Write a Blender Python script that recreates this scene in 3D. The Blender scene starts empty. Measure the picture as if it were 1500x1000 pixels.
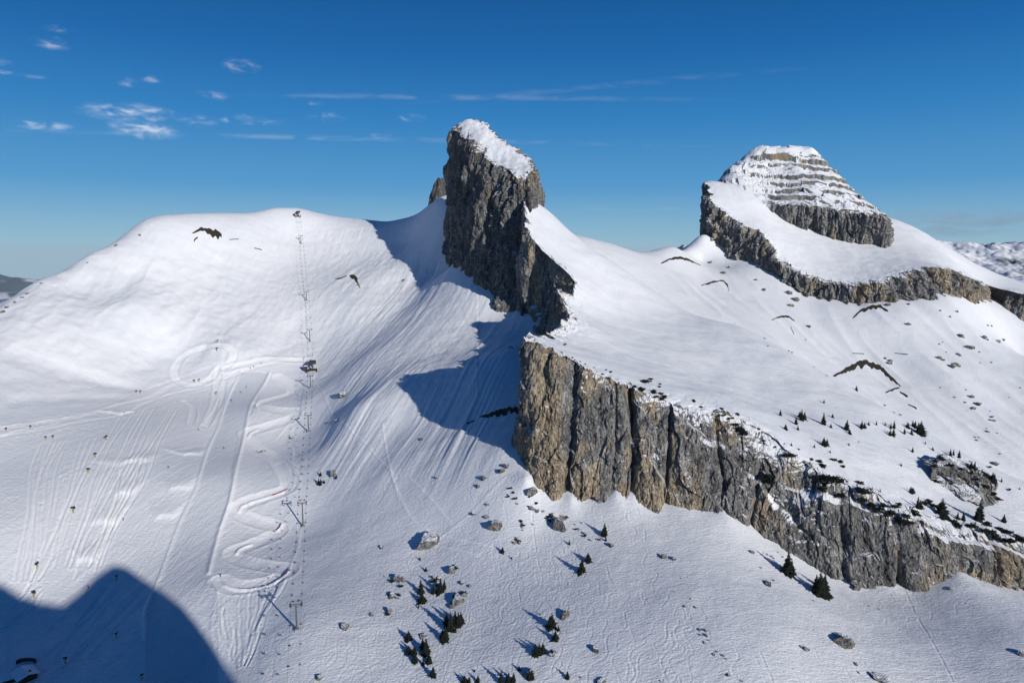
import bpy, math, random
import numpy as np
from mathutils import Vector
# ------------------------------------------------------------------ camera model
F = 1013.0                      # focal length in pixels of a 1500 px wide picture
PITCH = math.radians(7.3)
CP, SP = math.cos(PITCH), math.sin(PITCH)
def ray(px, py):
    a = (px - 750.0) / F; b = (500.0 - py) / F
    return np.array([a, CP + b * SP, -SP + b * CP])
def W(px, py, Y):
    d = ray(px, py); return d * (Y / d[1])
def proj(x, y, z):
    dep = y * CP - z * SP
    return 750 + F * x / dep, 500 - F * (y * SP + z * CP) / dep
rng = np.random.default_rng(7)
# ------------------------------------------------------------------ noise (Perlin, numpy)
_perm = np.random.default_rng(3).permutation(256); _perm = np.concatenate([_perm, _perm, _perm])
_g3 = np.random.default_rng(5).normal(size=(256, 3)); _g3 /= np.linalg.norm(_g3, axis=1)[:, None]
def noise3(x, y, z):
    xi = np.floor(x).astype(int); yi = np.floor(y).astype(int); zi = np.floor(z).astype(int)
    xf, yf, zf = x - xi, y - yi, z - zi
    u, v, w = [t * t * t * (t * (t * 6 - 15) + 10) for t in (xf, yf, zf)]
    xi &= 255; yi &= 255; zi &= 255
    out = 0.0
    for dx in (0, 1):
        for dy in (0, 1):
            for dz in (0, 1):
                g = _g3[_perm[_perm[_perm[xi + dx] + yi + dy] + zi + dz] & 255]
                dot = g[..., 0] * (xf - dx) + g[..., 1] * (yf - dy) + g[..., 2] * (zf - dz)
                out = out + dot * (u if dx else 1 - u) * (v if dy else 1 - v) * (w if dz else 1 - w)
    return out * 1.6
def noise2(x, y, s=0.37): return noise3(x, y, np.full_like(x, s))
def fbm2(x, y, o=4, s=0.3):
    t = 0; a = 1.0; f = 1.0
    for k in range(o):
        t = t + a * noise2(x * f, y * f, s + k * 1.7); a *= .5; f *= 2.03
    return t
def fbm3(x, y, z, o=3):
    t = 0; a = 1.0; f = 1.0
    for k in range(o):
        t = t + a * noise3(x * f + 7 * k, y * f, z * f); a *= .5; f *= 2.07
    return t
def sstep(a, b, x):
    t = np.clip((x - a) / (b - a), 0, 1); return t * t * (3 - 2 * t)
def facet3(x, y, z, seed=0):
    """angular blocks: each cell is a tilted plane at its own offset"""
    xi, yi, zi = [np.floor(t).astype(int) for t in (x, y, z)]; best = np.full(np.shape(x), 1e9); val = np.zeros(np.shape(x))
    for dx in (-1, 0, 1):
        for dy in (-1, 0, 1):
            for dz in (-1, 0, 1):
                a, b, c = xi + dx, yi + dy, zi + dz; h = _perm[_perm[_perm[(a + seed) & 255] + (b & 255)] + (c & 255)]
                g = _g3[h & 255]; ox, oy, oz = x - (a + .5 + g[..., 0] * .45), y - (b + .5 + g[..., 1] * .45), z - (c + .5 + g[..., 2] * .45)
                d = ox * ox + oy * oy + oz * oz; m = d < best; best = np.where(m, d, best)
                g2 = _g3[_perm[(h + 91) & 255] & 255]; v = g2[..., 0] * .6 + (ox * g2[..., 1] + oy * g2[..., 2] + oz * g2[..., 0]) * .8
                val = np.where(m, v, val)
    return val
# ------------------------------------------------------------------ smooth surface through scattered points
class TPS:
    def __init__(s, P, smooth=1e-5):
        P = np.array(P, float); s.c = P[:, :2] / 1000.0; n = len(P)
        K = s.k(s.c, s.c) + np.eye(n) * smooth
        Q = np.hstack([np.ones((n, 1)), s.c]); A = np.zeros((n + 3, n + 3))
        A[:n, :n] = K; A[:n, n:] = Q; A[n:, :n] = Q.T
        s.w = np.linalg.solve(A, np.concatenate([P[:, 2], np.zeros(3)]))
    @staticmethod
    def k(a, b):
        r2 = ((a[:, None, :] - b[None, :, :]) ** 2).sum(-1); return .5 * r2 * np.log(r2 + 1e-12)
    def __call__(s, x, y):
        sh = np.shape(x); p = np.stack([np.ravel(x), np.ravel(y)], -1) / 1000.0
        out = np.empty(len(p)); n = len(s.c)
        for i in range(0, len(p), 60000):
            q = p[i:i + 60000]
            out[i:i + 60000] = s.k(q, s.c) @ s.w[:n] + s.w[n] + q @ s.w[n + 1:]
        return out.reshape(sh)

crest = [(-420,700,520),(-200,570,640),(0,450,780),(60,412,830),(130,375,900),(200,330,980),(215,322,1000),(260,316,1050),(330,312,1090),(400,305,1150),
 (435,305,1180),(480,320,1220),(520,331,1250),(560,330,1230),(600,318,1150),(630,300,1115),(645,290,1085)]
crest2 = [(845,345,1000),(885,360,1040),(930,371,1080),(985,362,1110),(1030,350,1140)]
ctl = [(80,480,745),(0,520,680),(200,400,885),(200,450,815),(300,380,960),(300,450,870),(400,400,990),(435,350,1095),(450,430,935),(455,490,855),(120,430,830),
 (455,530,800),(330,510,795),(250,520,785),(100,550,690),(230,572,712),(0,600,600),(100,610,610),(300,570,730),(200,640,580),(0,680,520),(380,600,680),
 (450,633,640),(300,700,520),(445,772,480),(150,770,460),(0,780,440),(300,860,400),(435,922,350),(150,900,385),(0,900,385),(300,1000,335),(0,1000,330),
 (150,1000,330),(0,1200,250),(400,1200,250),(750,1200,245),(1100,1200,235),(1500,1200,230),(-300,700,480),(-300,1000,330),
 (600,350,1070),(632,335,1040),(560,400,980),(520,450,890),(600,450,880),(540,520,745),(640,400,960),(660,345,1000),
 (655,330,1010),(668,385,900),(690,410,840),(715,450,780),(735,465,760),(780,462,740),(785,490,700),(740,520,625),(700,520,655),(640,520,690),(578,549,655),
 (455,567,740),(520,600,605),(500,560,705),(480,640,600),(600,620,565),(700,600,550),(740,660,470),(650,700,470),(560,700,500),(560,800,430),(650,800,415),(500,900,360),(700,900,350),
 (750,1000,300),(770,715,435),(830,747,424),(880,744,421),(960,754,413),(1090,772,406),(1130,798,400),(1230,856,382),(1330,865,381),(1420,849,386),
 (1500,867,388),(1650,880,388),(900,850,355),(1100,850,352),(1100,1000,280),(1350,950,315),(1500,1000,290),(900,1000,290),(1700,1000,290),
 (960,430,860),(1100,490,800),(1240,570,740),(1340,620,700),(1500,720,620),(1400,670,650),
 (1030,372,1130),(1060,382,1110),(1110,387,1080),(1180,433,1000),(1290,443,970),(1390,434,990),(1430,440,1025),(1500,520,950),(1000,400,1020),(1050,430,970),(1200,500,880),
 (1300,550,820),(1350,480,910),(1400,560,800),(1500,600,760),(1350,600,740),(1500,680,660),(1700,600,720),(1700,520,860),(1700,800,560)]
P0 = []
for c in crest + crest2:
    p = W(*c); P0.append(p); u = p[:2] / np.hypot(*p[:2])
    P0.append([p[0] + u[0] * 70, p[1] + u[1] * 70, p[2] - 32]); P0.append([p[0] + u[0] * 280, p[1] + u[1] * 280, p[2] - 190])
P0 += [W(*c) for c in ctl]
P0 += [(120,520,-150),(220,520,-170),(120,650,-120),(200,620,-150),(300,1250,-60),(500,1300,-60),(700,1300,-80),(530,1125,-60),(540,1045,-70),(420,1200,-50),(900,1150,-80),(900,800,-200),(120,800,-60),
 (0,100,-215),(-300,100,-235),(300,100,-215),(0,-300,-240),(-400,-300,-260),(400,-300,-240),(-700,200,-260),(700,200,-230)]
BASE = TPS(P0)
TH = math.radians(38)       # the sun stands behind the camera to the right; light travels towards (-sin38, cos38)
LX, LY = -math.sin(TH), math.cos(TH)
SUN_EL = math.radians(17)
# outline of the shadow that the summit under the camera throws on the piste gives the profile of that summit
_out = [(0,855),(30,874),(60,884),(92,888),(115,868),(140,844),(165,828),(185,832),(215,851),(240,868),(270,893),(292,918)]
_pr = []
for _q in _out:
    _d = ray(*_q); _d = _d / _d[1]; _Y = np.arange(200, 700, 2.0); _z = BASE(_d[0] * _Y, _Y); _i = np.nonzero(_d[2] * _Y < _z)[0][0]
    _x, _y = _d[0] * _Y[_i], _Y[_i]; _pr.append((_x * LY - _y * LX, _z[_i] + (_x * LX + _y * LY + 69) * math.tan(SUN_EL)))
_pr.sort(); HS = np.array([q[0] for q in _pr]); HH = np.array([q[1] for q in _pr])
HS = np.concatenate([[HS[0] - 300, HS[0] - 120, HS[0] - 40], HS, [HS[-1] + 2.5, HS[-1] + 4, HS[-1] + 7, HS[-1] + 30]]); HH = np.concatenate([[-200, -60, HH[0] - 2], HH, [HH[-1] - 9, HH[-1] - 25, HH[-1] - 90, -240]])
def hill(x, y):             # the summit below the camera, outside the frame; it throws the round shadow on the piste
    s = x * LY - y * LX; l = x * LX + y * LY
    return np.interp(s, HS, HH) - np.abs(l + 69) * np.where(l > -69, 1.15, .7)
def base_z(x, y, z=None):
    r = np.hypot(x, y); z = BASE(x, y) if z is None else z
    w = sstep(1500, 2600, r); far = -260 - 1200 * sstep(2000, 9000, r)
    z = z * (1 - w) + far * w
    z = np.where((y < 0), z * sstep(-900, -200, y) + -240 * (1 - sstep(-900, -200, y)), z)
    w2 = sstep(900, 1300, np.abs(x)); z = np.where(r < 2600, z * (1 - w2) + np.minimum(z, -300) * w2, z)
    h = hill(x, y); k = 6.0; m = np.maximum(z, h)
    return m + k * np.log1p(np.exp(-np.abs(z - h) / k)) * (np.abs(z - h) < 60)
def hitb(px, py, y0=200, y1=1400):     # where the line of sight meets the smooth ground
    d = ray(px, py); d = d / d[1]
    Y = np.arange(y0, y1, 4.0); z = base_z(d[0] * Y, Y); below = np.nonzero(d[2] * Y < z)[0]
    if len(below) == 0: return np.array([d[0] * y1, y1])
    i = below[0]; lo, hi = Y[max(i - 1, 0)], Y[i]
    for _ in range(12):
        m = .5 * (lo + hi)
        if d[2] * m < base_z(np.array([d[0] * m]), np.array([m]))[0]: hi = m
        else: lo = m
    return np.array([d[0] * hi, hi])
# ------------------------------------------------------------------ mesh helpers
C = bpy.context.scene.collection
def mesh_np(name, V, Fq, mats=(), smooth=True, attrs=None):
    me = bpy.data.meshes.new(name); V = np.asarray(V, np.float32); Fq = np.asarray(Fq, np.int32)
    me.vertices.add(len(V)); me.vertices.foreach_set('co', V.ravel())
    k = Fq.shape[1]
    me.loops.add(Fq.size); me.loops.foreach_set('vertex_index', Fq.ravel())
    me.polygons.add(len(Fq)); me.polygons.foreach_set('loop_start', np.arange(0, Fq.size, k, dtype=np.int32))
    me.polygons.foreach_set('use_smooth', np.full(len(Fq), smooth, bool) if np.isscalar(smooth) else smooth)
    for m in mats: me.materials.append(m)
    for n, a in (attrs or {}).items():
        at = me.attributes.new(n, 'FLOAT', 'POINT'); at.data.foreach_set('value', np.asarray(a, np.float32))
    me.update(calc_edges=True); me.validate(verbose=False)
    o = bpy.data.objects.new(name, me); C.objects.link(o); return o
def gridf(nr, nc, wrap=False):
    i = np.arange(nr - 1)[:, None]; j = np.arange(nc if wrap else nc - 1)[None, :]; jn = (j + 1) % nc
    a = i * nc + j; b = i * nc + jn; c = (i + 1) * nc + jn; d = (i + 1) * nc + j
    return np.stack([a, b, c, d], -1).reshape(-1, 4)
def tag(o, label=None, cat=None, group=None, kind=None):
    if label: o['label'] = label
    if cat: o['category'] = cat
    if group: o['group'] = group
    if kind: o['kind'] = kind
    return o
# ------------------------------------------------------------------ materials
def newmat(name):
    m = bpy.data.materials.new(name); m.use_nodes = True; nt = m.node_tree; nt.nodes.clear(); return m, nt
class N:
    def __init__(s, nt): s.nt = nt
    def n(s, t, **kw):
        nd = s.nt.nodes.new(t)
        for k, v in kw.items():
            if k in nd.inputs.keys() if hasattr(nd.inputs, 'keys') else False: pass
            setattr(nd, k, v)
        return nd
    def l(s, a, b): s.nt.links.new(a, b)
    def val(s, sock, v):
        if hasattr(v, 'is_output'): s.l(v, sock)
        else: sock.default_value = v
    def math(s, op, a, b=0.0, c=0.0, clamp=False):
        nd = s.nt.nodes.new('ShaderNodeMath'); nd.operation = op; nd.use_clamp = clamp
        s.val(nd.inputs[0], a); s.val(nd.inputs[1], b); s.val(nd.inputs[2], c); return nd.outputs[0]
    def mr(s, v, a, b, c=0.0, d=1.0, smooth=True):
        nd = s.nt.nodes.new('ShaderNodeMapRange'); nd.interpolation_type = 'SMOOTHSTEP' if smooth else 'LINEAR'
        for i, q in enumerate((v, a, b, c, d)): s.val(nd.inputs[i], q)
        return nd.outputs[0]
    def noise(s, vec, scale, detail=4, rough=.55, dist=0.0):
        nd = s.nt.nodes.new('ShaderNodeTexNoise'); s.l(vec, nd.inputs['Vector'])
        nd.inputs['Scale'].default_value = scale; nd.inputs['Detail'].default_value = detail
        nd.inputs['Roughness'].default_value = rough; nd.inputs['Distortion'].default_value = dist; return nd.outputs[0]
    def mapping(s, vec, sc=(1, 1, 1), rot=(0, 0, 0)):
        nd = s.nt.nodes.new('ShaderNodeMapping'); s.l(vec, nd.inputs[0]); nd.inputs['Scale'].default_value = sc
        nd.inputs['Rotation'].default_value = rot; return nd.outputs[0]
    def mix(s, f, a, b, t='RGBA'):
        nd = s.nt.nodes.new('ShaderNodeMix'); nd.data_type = t; o = 6 if t == 'RGBA' else 2
        s.val(nd.inputs[0], f)
        for i, q in ((o, a), (o + 1, b)):
            if isinstance(q, tuple) and len(q) == 3: q = q + (1,)
            s.val(nd.inputs[i], q)
        return nd.outputs[2 if t == 'RGBA' else 0]
    def attr(s, name):
        nd = s.nt.nodes.new('ShaderNodeAttribute'); nd.attribute_name = name; return nd.outputs['Fac']
    def bump(s, h, strength, dist, normal=None):
        nd = s.nt.nodes.new('ShaderNodeBump'); s.l(h, nd.inputs['Height']); nd.inputs['Strength'].default_value = strength
        nd.inputs['Distance'].default_value = dist
        if normal is not None: s.l(normal, nd.inputs['Normal'])
        return nd.outputs[0]
    def out(s, col, rough, normal=None, spec=.3):
        b = s.nt.nodes.new('ShaderNodeBsdfPrincipled'); s.val(b.inputs['Base Color'], col if not isinstance(col, tuple) or len(col) == 4 else col + (1,))
        s.val(b.inputs['Roughness'], rough); b.inputs['Specular IOR Level'].default_value = spec
        if normal is not None: s.l(normal, b.inputs['Normal'])
        o = s.nt.nodes.new('ShaderNodeOutputMaterial'); s.l(b.outputs[0], o.inputs[0]); return b
def simple(name, col, rough=.6, metal=0.0, var=.25, scale=2.0):
    m, nt = newmat(name); g = N(nt); tc = nt.nodes.new('ShaderNodeTexCoord').outputs['Object']
    nz = g.noise(tc, scale, 4); c = g.mix(g.mr(nz, .3, .7), tuple(q * (1 - var) for q in col), tuple(min(1, q * (1 + var)) for q in col))
    b = g.out(c, rough, g.bump(nz, .3, .05)); b.inputs['Metallic'].default_value = metal; return m
def snow_nodes(g, geo_pos, trk=None, ski=None):
    """colour and bump of snow; trk = churned snow, ski = ski-tracked area"""
    big = g.noise(geo_pos, .012, 3); mid = g.noise(geo_pos, .08, 4)
    col = g.mix(g.mr(big, .3, .7), (.76, .78, .81), (.82, .83, .845))
    col = g.mix(g.math('MULTIPLY', g.mr(mid, .45, .75), .35), col, (.70, .73, .77))
    drift = g.noise(g.mapping(geo_pos, (.05, .16, .1), (0, 0, .5)), 1.0, 5, .6)
    fine = g.noise(geo_pos, .9, 5, .7)
    n1 = g.bump(drift, .25, 1.6)
    sas = g.noise(g.mapping(geo_pos, (.28, .9, .5), (0, 0, .66)), 1.0, 5, .7); n2 = g.bump(fine, .5, .5, g.bump(sas, .75, .9, n1))
    return col, n2
def rock_nodes(g, pos):
    vert = g.mapping(pos, (.16, .16, .02)); streak = g.noise(vert, 1.0, 8, .68, .5)
    fine = g.noise(g.mapping(pos, (1, 1, .5)), .5, 10, .72)
    grey = g.mix(g.mr(streak, .34, .66), (.15, .152, .155), (.47, .455, .43))
    och = g.mix(g.mr(fine, .3, .7), (.40, .31, .195), (.74, .60, .40))
    om = g.noise(g.mapping(pos, (.034, .034, .012)), 1.0, 6, .58, .4)
    col = g.mix(g.math('MULTIPLY', g.mr(g.math('ADD', om, g.math('MULTIPLY', g.attr('ochre'), .1)), .55, .65), .8), grey, och)
    dk = g.noise(g.mapping(pos, (.5, .5, .035)), 1.0, 6, .7)
    col = g.mix(g.math('MULTIPLY', g.mr(dk, .55, .66), .7), col, (.028, .028, .03))
    col = g.mix(g.math('MULTIPLY', g.mr(fine, .45, .62), .35), col, (.08, .08, .08))
    col = g.mix(g.math('MULTIPLY', g.attr('painted_shade'), 1.0), col, (.05, .047, .043))  # tower and shoulder rock painted darker to deepen their shade
    # fissures: thin lines where a stretched noise crosses its middle value
    f1 = g.noise(g.mapping(pos, (.20, .20, .05), (.25, 0, .3)), 1.0, 5, .6, .8); f2 = g.noise(g.mapping(pos, (.45, .45, .16), (0, -.3, 0)), 1.0, 5, .65, .5)
    def line(n, w): return g.mr(g.math('ABSOLUTE', g.math('SUBTRACT', n, .5)), 0.0, w)
    crack = g.math('MULTIPLY', line(f1, .022), line(f2, .03))
    bed = g.noise(g.mapping(pos, (.02, .02, .35), (.06, .1, 0)), 1.0, 4, .6); 
    col = g.mix(g.math('MULTIPLY', g.math('SUBTRACT', 1.0, crack), .7), col, (.015, .015, .016))
    n1 = g.bump(streak, 1.0, 3.5); n2 = g.bump(fine, 1.0, 2.4, n1); n3 = g.bump(crack, .9, 1.1, n2); n4 = g.bump(bed, .7, .8, n3)
    return col, n4
def mat_mountain():
    m, nt = newmat('mountain_snow_and_limestone'); g = N(nt)
    geo = nt.nodes.new('ShaderNodeNewGeometry'); pos = geo.outputs['Position']
    sep = nt.nodes.new('ShaderNodeSeparateXYZ'); g.l(geo.outputs['Normal'], sep.inputs[0])
    sc, sn = snow_nodes(g, pos); rc, rn = rock_nodes(g, pos)
    n1 = g.noise(pos, .16, 5, .65); n2 = g.noise(pos, .7, 4, .6)
    h = g.math('ADD', sep.outputs['Z'], g.math('MULTIPLY', g.math('SUBTRACT', n1, .5), .55))
    h = g.math('ADD', h, g.math('MULTIPLY', g.math('SUBTRACT', n2, .5), .35))
    h = g.math('ADD', h, g.attr('snow'))
    k = g.mr(h, .58, .66)
    col = g.mix(k, rc, sc); nm = nt.nodes.new('ShaderNodeMix'); nm.data_type = 'VECTOR'
    g.l(k, nm.inputs[0]); g.l(rn, nm.inputs[4]); g.l(sn, nm.inputs[5])
    g.out(col, g.mix(k, .85, .6, 'FLOAT'), nm.outputs[1], .25); return m
def mat_ground():
    m, nt = newmat('piste_and_open_snow'); g = N(nt)
    geo = nt.nodes.new('ShaderNodeNewGeometry'); pos = geo.outputs['Position']
    sc, sn = snow_nodes(g, pos)
    gr = g.attr('groomed')
    nb = sn
    ct = g.attr('churned')
    col = g.mix(g.math('MULTIPLY', ct, .9), sc, (.90, .905, .91))
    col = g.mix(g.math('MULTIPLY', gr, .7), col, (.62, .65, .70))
    # corduroy of the groomed piste, running downhill
    cw = g.noise(g.mapping(pos, (.9, .02, .1), (0, 0, .36)), 1.0, 3, .6)
    nb = g.bump(g.math('MULTIPLY', cw, gr), .5, .8, nb)
    sp = g.noise(pos, .35, 5, .75); sp2 = g.noise(pos, .03, 2)
    fs = g.math('MULTIPLY', g.mr(sp, .69, .72), g.mr(sp2, .52, .62)); fs = g.math('MULTIPLY', fs, g.attr('stones'))
    col = g.mix(fs, col, (.07, .065, .06))
    rc, rn = rock_nodes(g, pos); far = g.attr('forest')
    col = g.mix(far, col, (.028, .05, .062))  # forest, with the blue of distant haze mixed into its colour
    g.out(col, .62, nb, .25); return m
# ================================================================== THE GROUND (one sheet to the horizon)
az = np.radians(np.concatenate([np.arange(-180, -46, .8), np.arange(-46, 46, .068), np.arange(46, 180, .8)]))
rr = np.concatenate([np.geomspace(4, 170, 150)[:-1], np.geomspace(170, 1450, 960)[:-1], np.geomspace(1450, 40000, 330)])
R, A = np.meshgrid(rr, az, indexing='ij')
GX = (R * np.sin(A)).ravel(); GY = (R * np.cos(A)).ravel(); GR = R.ravel()
def polar_base(k=5):         # smooth surface on a coarse fan, refined with a cubic
    def pos(a): n = int(math.ceil((len(a) - 1) / k)) + 1; return np.interp(np.arange(n) * k, np.arange(len(a)), a), n
    rc, n1 = pos(rr); ac, n2 = pos(az); r_, a_ = np.meshgrid(rc, ac, indexing='ij'); Z = BASE(r_ * np.sin(a_), r_ * np.cos(a_))
    def up(Z, n, m):
        t = np.arange(m) / k; i = np.minimum(t.astype(int), n - 2); f = (t - i)[:, None]
        P = [Z[np.clip(i + q, 0, n - 1)] for q in (-1, 0, 1, 2)]
        return .5 * (2 * P[1] + (P[2] - P[0]) * f + (2 * P[0] - 5 * P[1] + 4 * P[2] - P[3]) * f ** 2 + (3 * P[1] - P[0] - 3 * P[2] + P[3]) * f ** 3)
    Z = up(Z, n1, len(rr)); return up(Z.T.copy(), n2, len(az)).T.ravel()
GZ = base_z(GX, GY, polar_base())
PXg, PYg = proj(GX, np.maximum(GY, 1), GZ)
front = GY > 50
near = front & (GR < 1500)
attr = {k: np.zeros(len(GX)) for k in ('groomed', 'churned', 'stones', 'forest')}
idx = np.nonzero(near)[0]; nx, ny = GX[idx], GY[idx]; npx, npy = PXg[idx], PYg[idx]
D = np.zeros(len(idx)); CH = np.zeros(len(idx))
def pathw(pts, step=6.0):
    """picture polyline -> smooth ground polyline"""
    P = np.array([hitb(*p) for p in pts])
    if len(P) > 2:      # Catmull-Rom
        Q = np.vstack([2 * P[0] - P[1], P, 2 * P[-1] - P[-2]]); out = []
        for i in range(1, len(Q) - 2):
            t = np.linspace(0, 1, 7)[:-1, None]
            out.append(.5 * (2 * Q[i] + (Q[i + 1] - Q[i - 1]) * t + (2 * Q[i - 1] - 5 * Q[i] + 4 * Q[i + 1] - Q[i + 2]) * t ** 2 + (3 * Q[i] - Q[i - 1] - 3 * Q[i + 1] + Q[i + 2]) * t ** 3))
        P = np.vstack(out + [P[-1:]])
    return P
def near_path(P, reach):
    """indices, unsigned distance, signed distance, position 0..1"""
    lo, hi = P.min(0) - reach, P.max(0) + reach
    s = np.nonzero((nx > lo[0]) & (nx < hi[0]) & (ny > lo[1]) & (ny < hi[1]))[0]
    x, y = nx[s], ny[s]; best = np.full(len(s), 1e9); sg = np.zeros(len(s)); tt = np.zeros(len(s)); n = len(P) - 1
    for i in range(n):
        a, b = P[i], P[i + 1]; v = b - a; L2 = v @ v + 1e-9
        l2, h2 = np.minimum(a, b) - reach, np.maximum(a, b) + reach
        c = np.nonzero((x > l2[0]) & (x < h2[0]) & (y > l2[1]) & (y < h2[1]))[0]
        if len(c) == 0: continue
        t = np.clip(((x[c] - a[0]) * v[0] + (y[c] - a[1]) * v[1]) / L2, 0, 1)
        dx, dy = x[c] - a[0] - t * v[0], y[c] - a[1] - t * v[1]; d = np.hypot(dx, dy)
        m = d < best[c]; cm = c[m]; best[cm] = d[m]; sg[cm] = np.sign(v[0] * dy - v[1] * dx)[m] * d[m]; tt[cm] = (i + t[m]) / n
    k = best < reach; return s[k], best[k], sg[k], tt[k]
def ridge(pts, w, h, ch=0.0, taper=True):
    s, d, sg, t = near_path(pathw(pts), w * 2.5)
    f = np.exp(-(d / w) ** 2) * (sstep(0, .12, t) * sstep(1, .88, t) if taper else 1)
    D[s] += h * f; CH[s] = np.maximum(CH[s], ch * f)
def road(pts, w, cut=-.5, lip=.5, ch=.8):
    s, d, sg, t = near_path(pathw(pts), w * 2.2)
    f = sstep(w * 1.1, w * .8, d); D[s] += cut * f + lip * np.exp(-((d - w * 1.25) / (w * .3)) ** 2)
    rough = .12 * noise2(nx[s] * .6, ny[s] * .6)
    D[s] += rough * f; CH[s] = np.maximum(CH[s], ch * f)
def inpoly(pts, x, y):
    P = np.array(pts, float); c = np.zeros(len(x), bool); j = len(P) - 1
    for i in range(len(P)):
        xi, yi = P[i]; xj, yj = P[j]
        c ^= ((yi > y) != (yj > y)) & (x < (xj - xi) * (y - yi) / (yj - yi + 1e-12) + xi); j = i
    return c
# broad undulation of the wild snow
lake = fbm2(nx / 90, ny / 90, 3, .9)
wild = np.ones(len(idx))
piste = inpoly([(0, 640), (200, 575), (330, 530), (450, 527), (440, 600), (425, 700), (440, 800), (330, 1000), (330, 1300), (-300, 1300), (-200, 640)], npx, npy)
smooth_b = (npx > 780) & (npy > 380)
D += np.where(piste, .25, 1.0) * lake * 1.0 + fbm2(nx / 22, ny / 22, 4, .2) * np.where(piste, .06, .32)
pu = nx * .34 + ny * .94; pv = nx * .94 - ny * .34
D += np.where(piste & (npy > 590), 1, 0) * (.10 * noise2(pv / .9, pu / 30, 1.1) + .16 * noise2((pv + 2 * noise2(pu / 40, pv / 40)) / 2.2, pu / 55, 8.1) + .22 * np.maximum(noise2(pv / 6, pu / 14, 4.9) - .25, 0))
CH += np.where(piste & (npy > 590) & (npx < 330), 1, 0) * np.clip(noise2((pv + 3 * noise2(pu / 40, pv / 40)) / 3.0, pu / 70, 2.2) + .15, 0, 1) * .55
# hummocks of the bowl
bowl = sstep(560, 500, npy) * sstep(430, 330, npx) * sstep(345, 400, npy)
D += bowl * (1 - np.abs(fbm2(nx / 38, ny / 60, 3, 4.4))) * 2.6
wild_m = np.where(piste | (npx > 700), 0, 1) * sstep(310, 330, npy) * sstep(600, 560, npy)
D += wild_m * (.28 * fbm2(nx / 8, ny / 13, 3, 5.1) + .5 * (1 - np.abs(fbm2(nx / 26, ny / 17, 2, 9.3))) + .35 * np.maximum(noise2(nx / 3.2, ny / 40, 6.6), 0) * sstep(470, 420, npy))
# runnels combed down the slope under the tower
ux, uy = math.sin(math.radians(17.5)), math.cos(math.radians(17.5))
ac = nx * uy - ny * ux; al = nx * ux + ny * uy
wm = sstep(430, 520, npx) * sstep(800, 700, npx) * sstep(345, 400, npy) * sstep(760, 640, npy) * sstep(0, 40, (npx - 430) - (npy - 560) * .2 + 40)
ac2 = ac + 6 * noise2(ac / 60, al / 140)
wm = wm * (.35 + .65 * sstep(-.3, .35, noise2(ac / 45 + 9, al / 160)))
D += wm * ((1 - np.abs(noise2(ac2 / 17, al / 190, .7)) * 1.6) * 1.25 + (1 - np.abs(noise2(ac2 / 6, al / 90, 2.7)) * 1.6) * .7 + noise2(ac2 / 2.2, al / 45, 3.1) * .3)
# the slopes beyond the plateau: shallow gullies running towards the camera
gm = sstep(950, 1000, npx) * sstep(380, 420, npy) * sstep(560, 620, ny)
D += gm * (1 - np.abs(noise2(nx / 30 + ny / 160, ny / 150, 6.1)) * 1.5) * 2.0
# snow fans rising against the front cliff
for fx, fy in ((770,716),(836,745),(902,738),(930,738),(996,740),(1060,758),(1150,800),(1225,838),(1290,856),(1400,846),(1470,850)):
    c = hitb(fx, fy - 4); d = np.sqrt(((nx - c[0]) * 1.1) ** 2 + ((ny - c[1]) * .7) ** 2 + 4); k = d < 40
    D[k] += 6.0 * np.exp(-(d[k] / 7.5)) 
# single ski tracks drawn into a height raster (half a metre per cell)
RX0, RY0, RS = -520.0, 230.0, .5; RW, RH = 1900, 1400; RAS = np.zeros((RH, RW), np.float32)
def stamp(x, y, depth=.22, half=.55):
    tx, ty = np.gradient(x), np.gradient(y); L = np.hypot(tx, ty) + 1e-9; ox, oy = -ty / L, tx / L
    for o_, h_ in ((0, -depth), (half * .5, -depth * .6), (-half * .5, -depth * .6), (half * 1.3, depth * .7), (-half * 1.3, depth * .35)):
        i = ((y + oy * o_ - RY0) / RS).astype(int); j = ((x + ox * o_ - RX0) / RS).astype(int)
        k = (i >= 0) & (i < RH) & (j >= 0) & (j < RW); RAS[i[k], j[k]] = RAS[i[k], j[k]] * .3 + h_
_r = np.random.default_rng(11)
for q in range(330):
    px, py = _r.uniform(450, 900), _r.uniform(590, 930)
    if q < 110: px, py = _r.uniform(560, 860), _r.uniform(760, 900)
    if q > 290: px, py = _r.uniform(900, 1350), _r.uniform(850, 960)
    p = hitb(px, py); e = 6.0
    n_ = int(_r.uniform(150, 480)); amp_, wl = _r.uniform(1.5, 4.2), _r.uniform(13, 26); ph = _r.uniform(0, 6.3)
    gx = (BASE(np.array([p[0] + e]), np.array([p[1]])) - BASE(np.array([p[0] - e]), np.array([p[1]])))[0]; gy = (BASE(np.array([p[0]]), np.array([p[1] + e])) - BASE(np.array([p[0]]), np.array([p[1] - e])))[0]
    a0 = math.atan2(-gy, -gx) + _r.normal(0, .3); bend = _r.uniform(-.004, .004); t = np.arange(n_) * .3
    aa = a0 + bend * t; cx_, cy_ = p[0] + np.cumsum(np.cos(aa)) * .3, p[1] + np.cumsum(np.sin(aa)) * .3
    am = amp_ * (1 + .4 * np.sin(t / 37 + ph)); of_ = am * np.sin(2 * np.pi * t / wl + ph + .6 * np.sin(t / 23)) if q % 5 else 0 * t
    stamp(cx_ - np.sin(aa) * of_, cy_ + np.cos(aa) * of_, _r.uniform(.08, .21))
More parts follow.
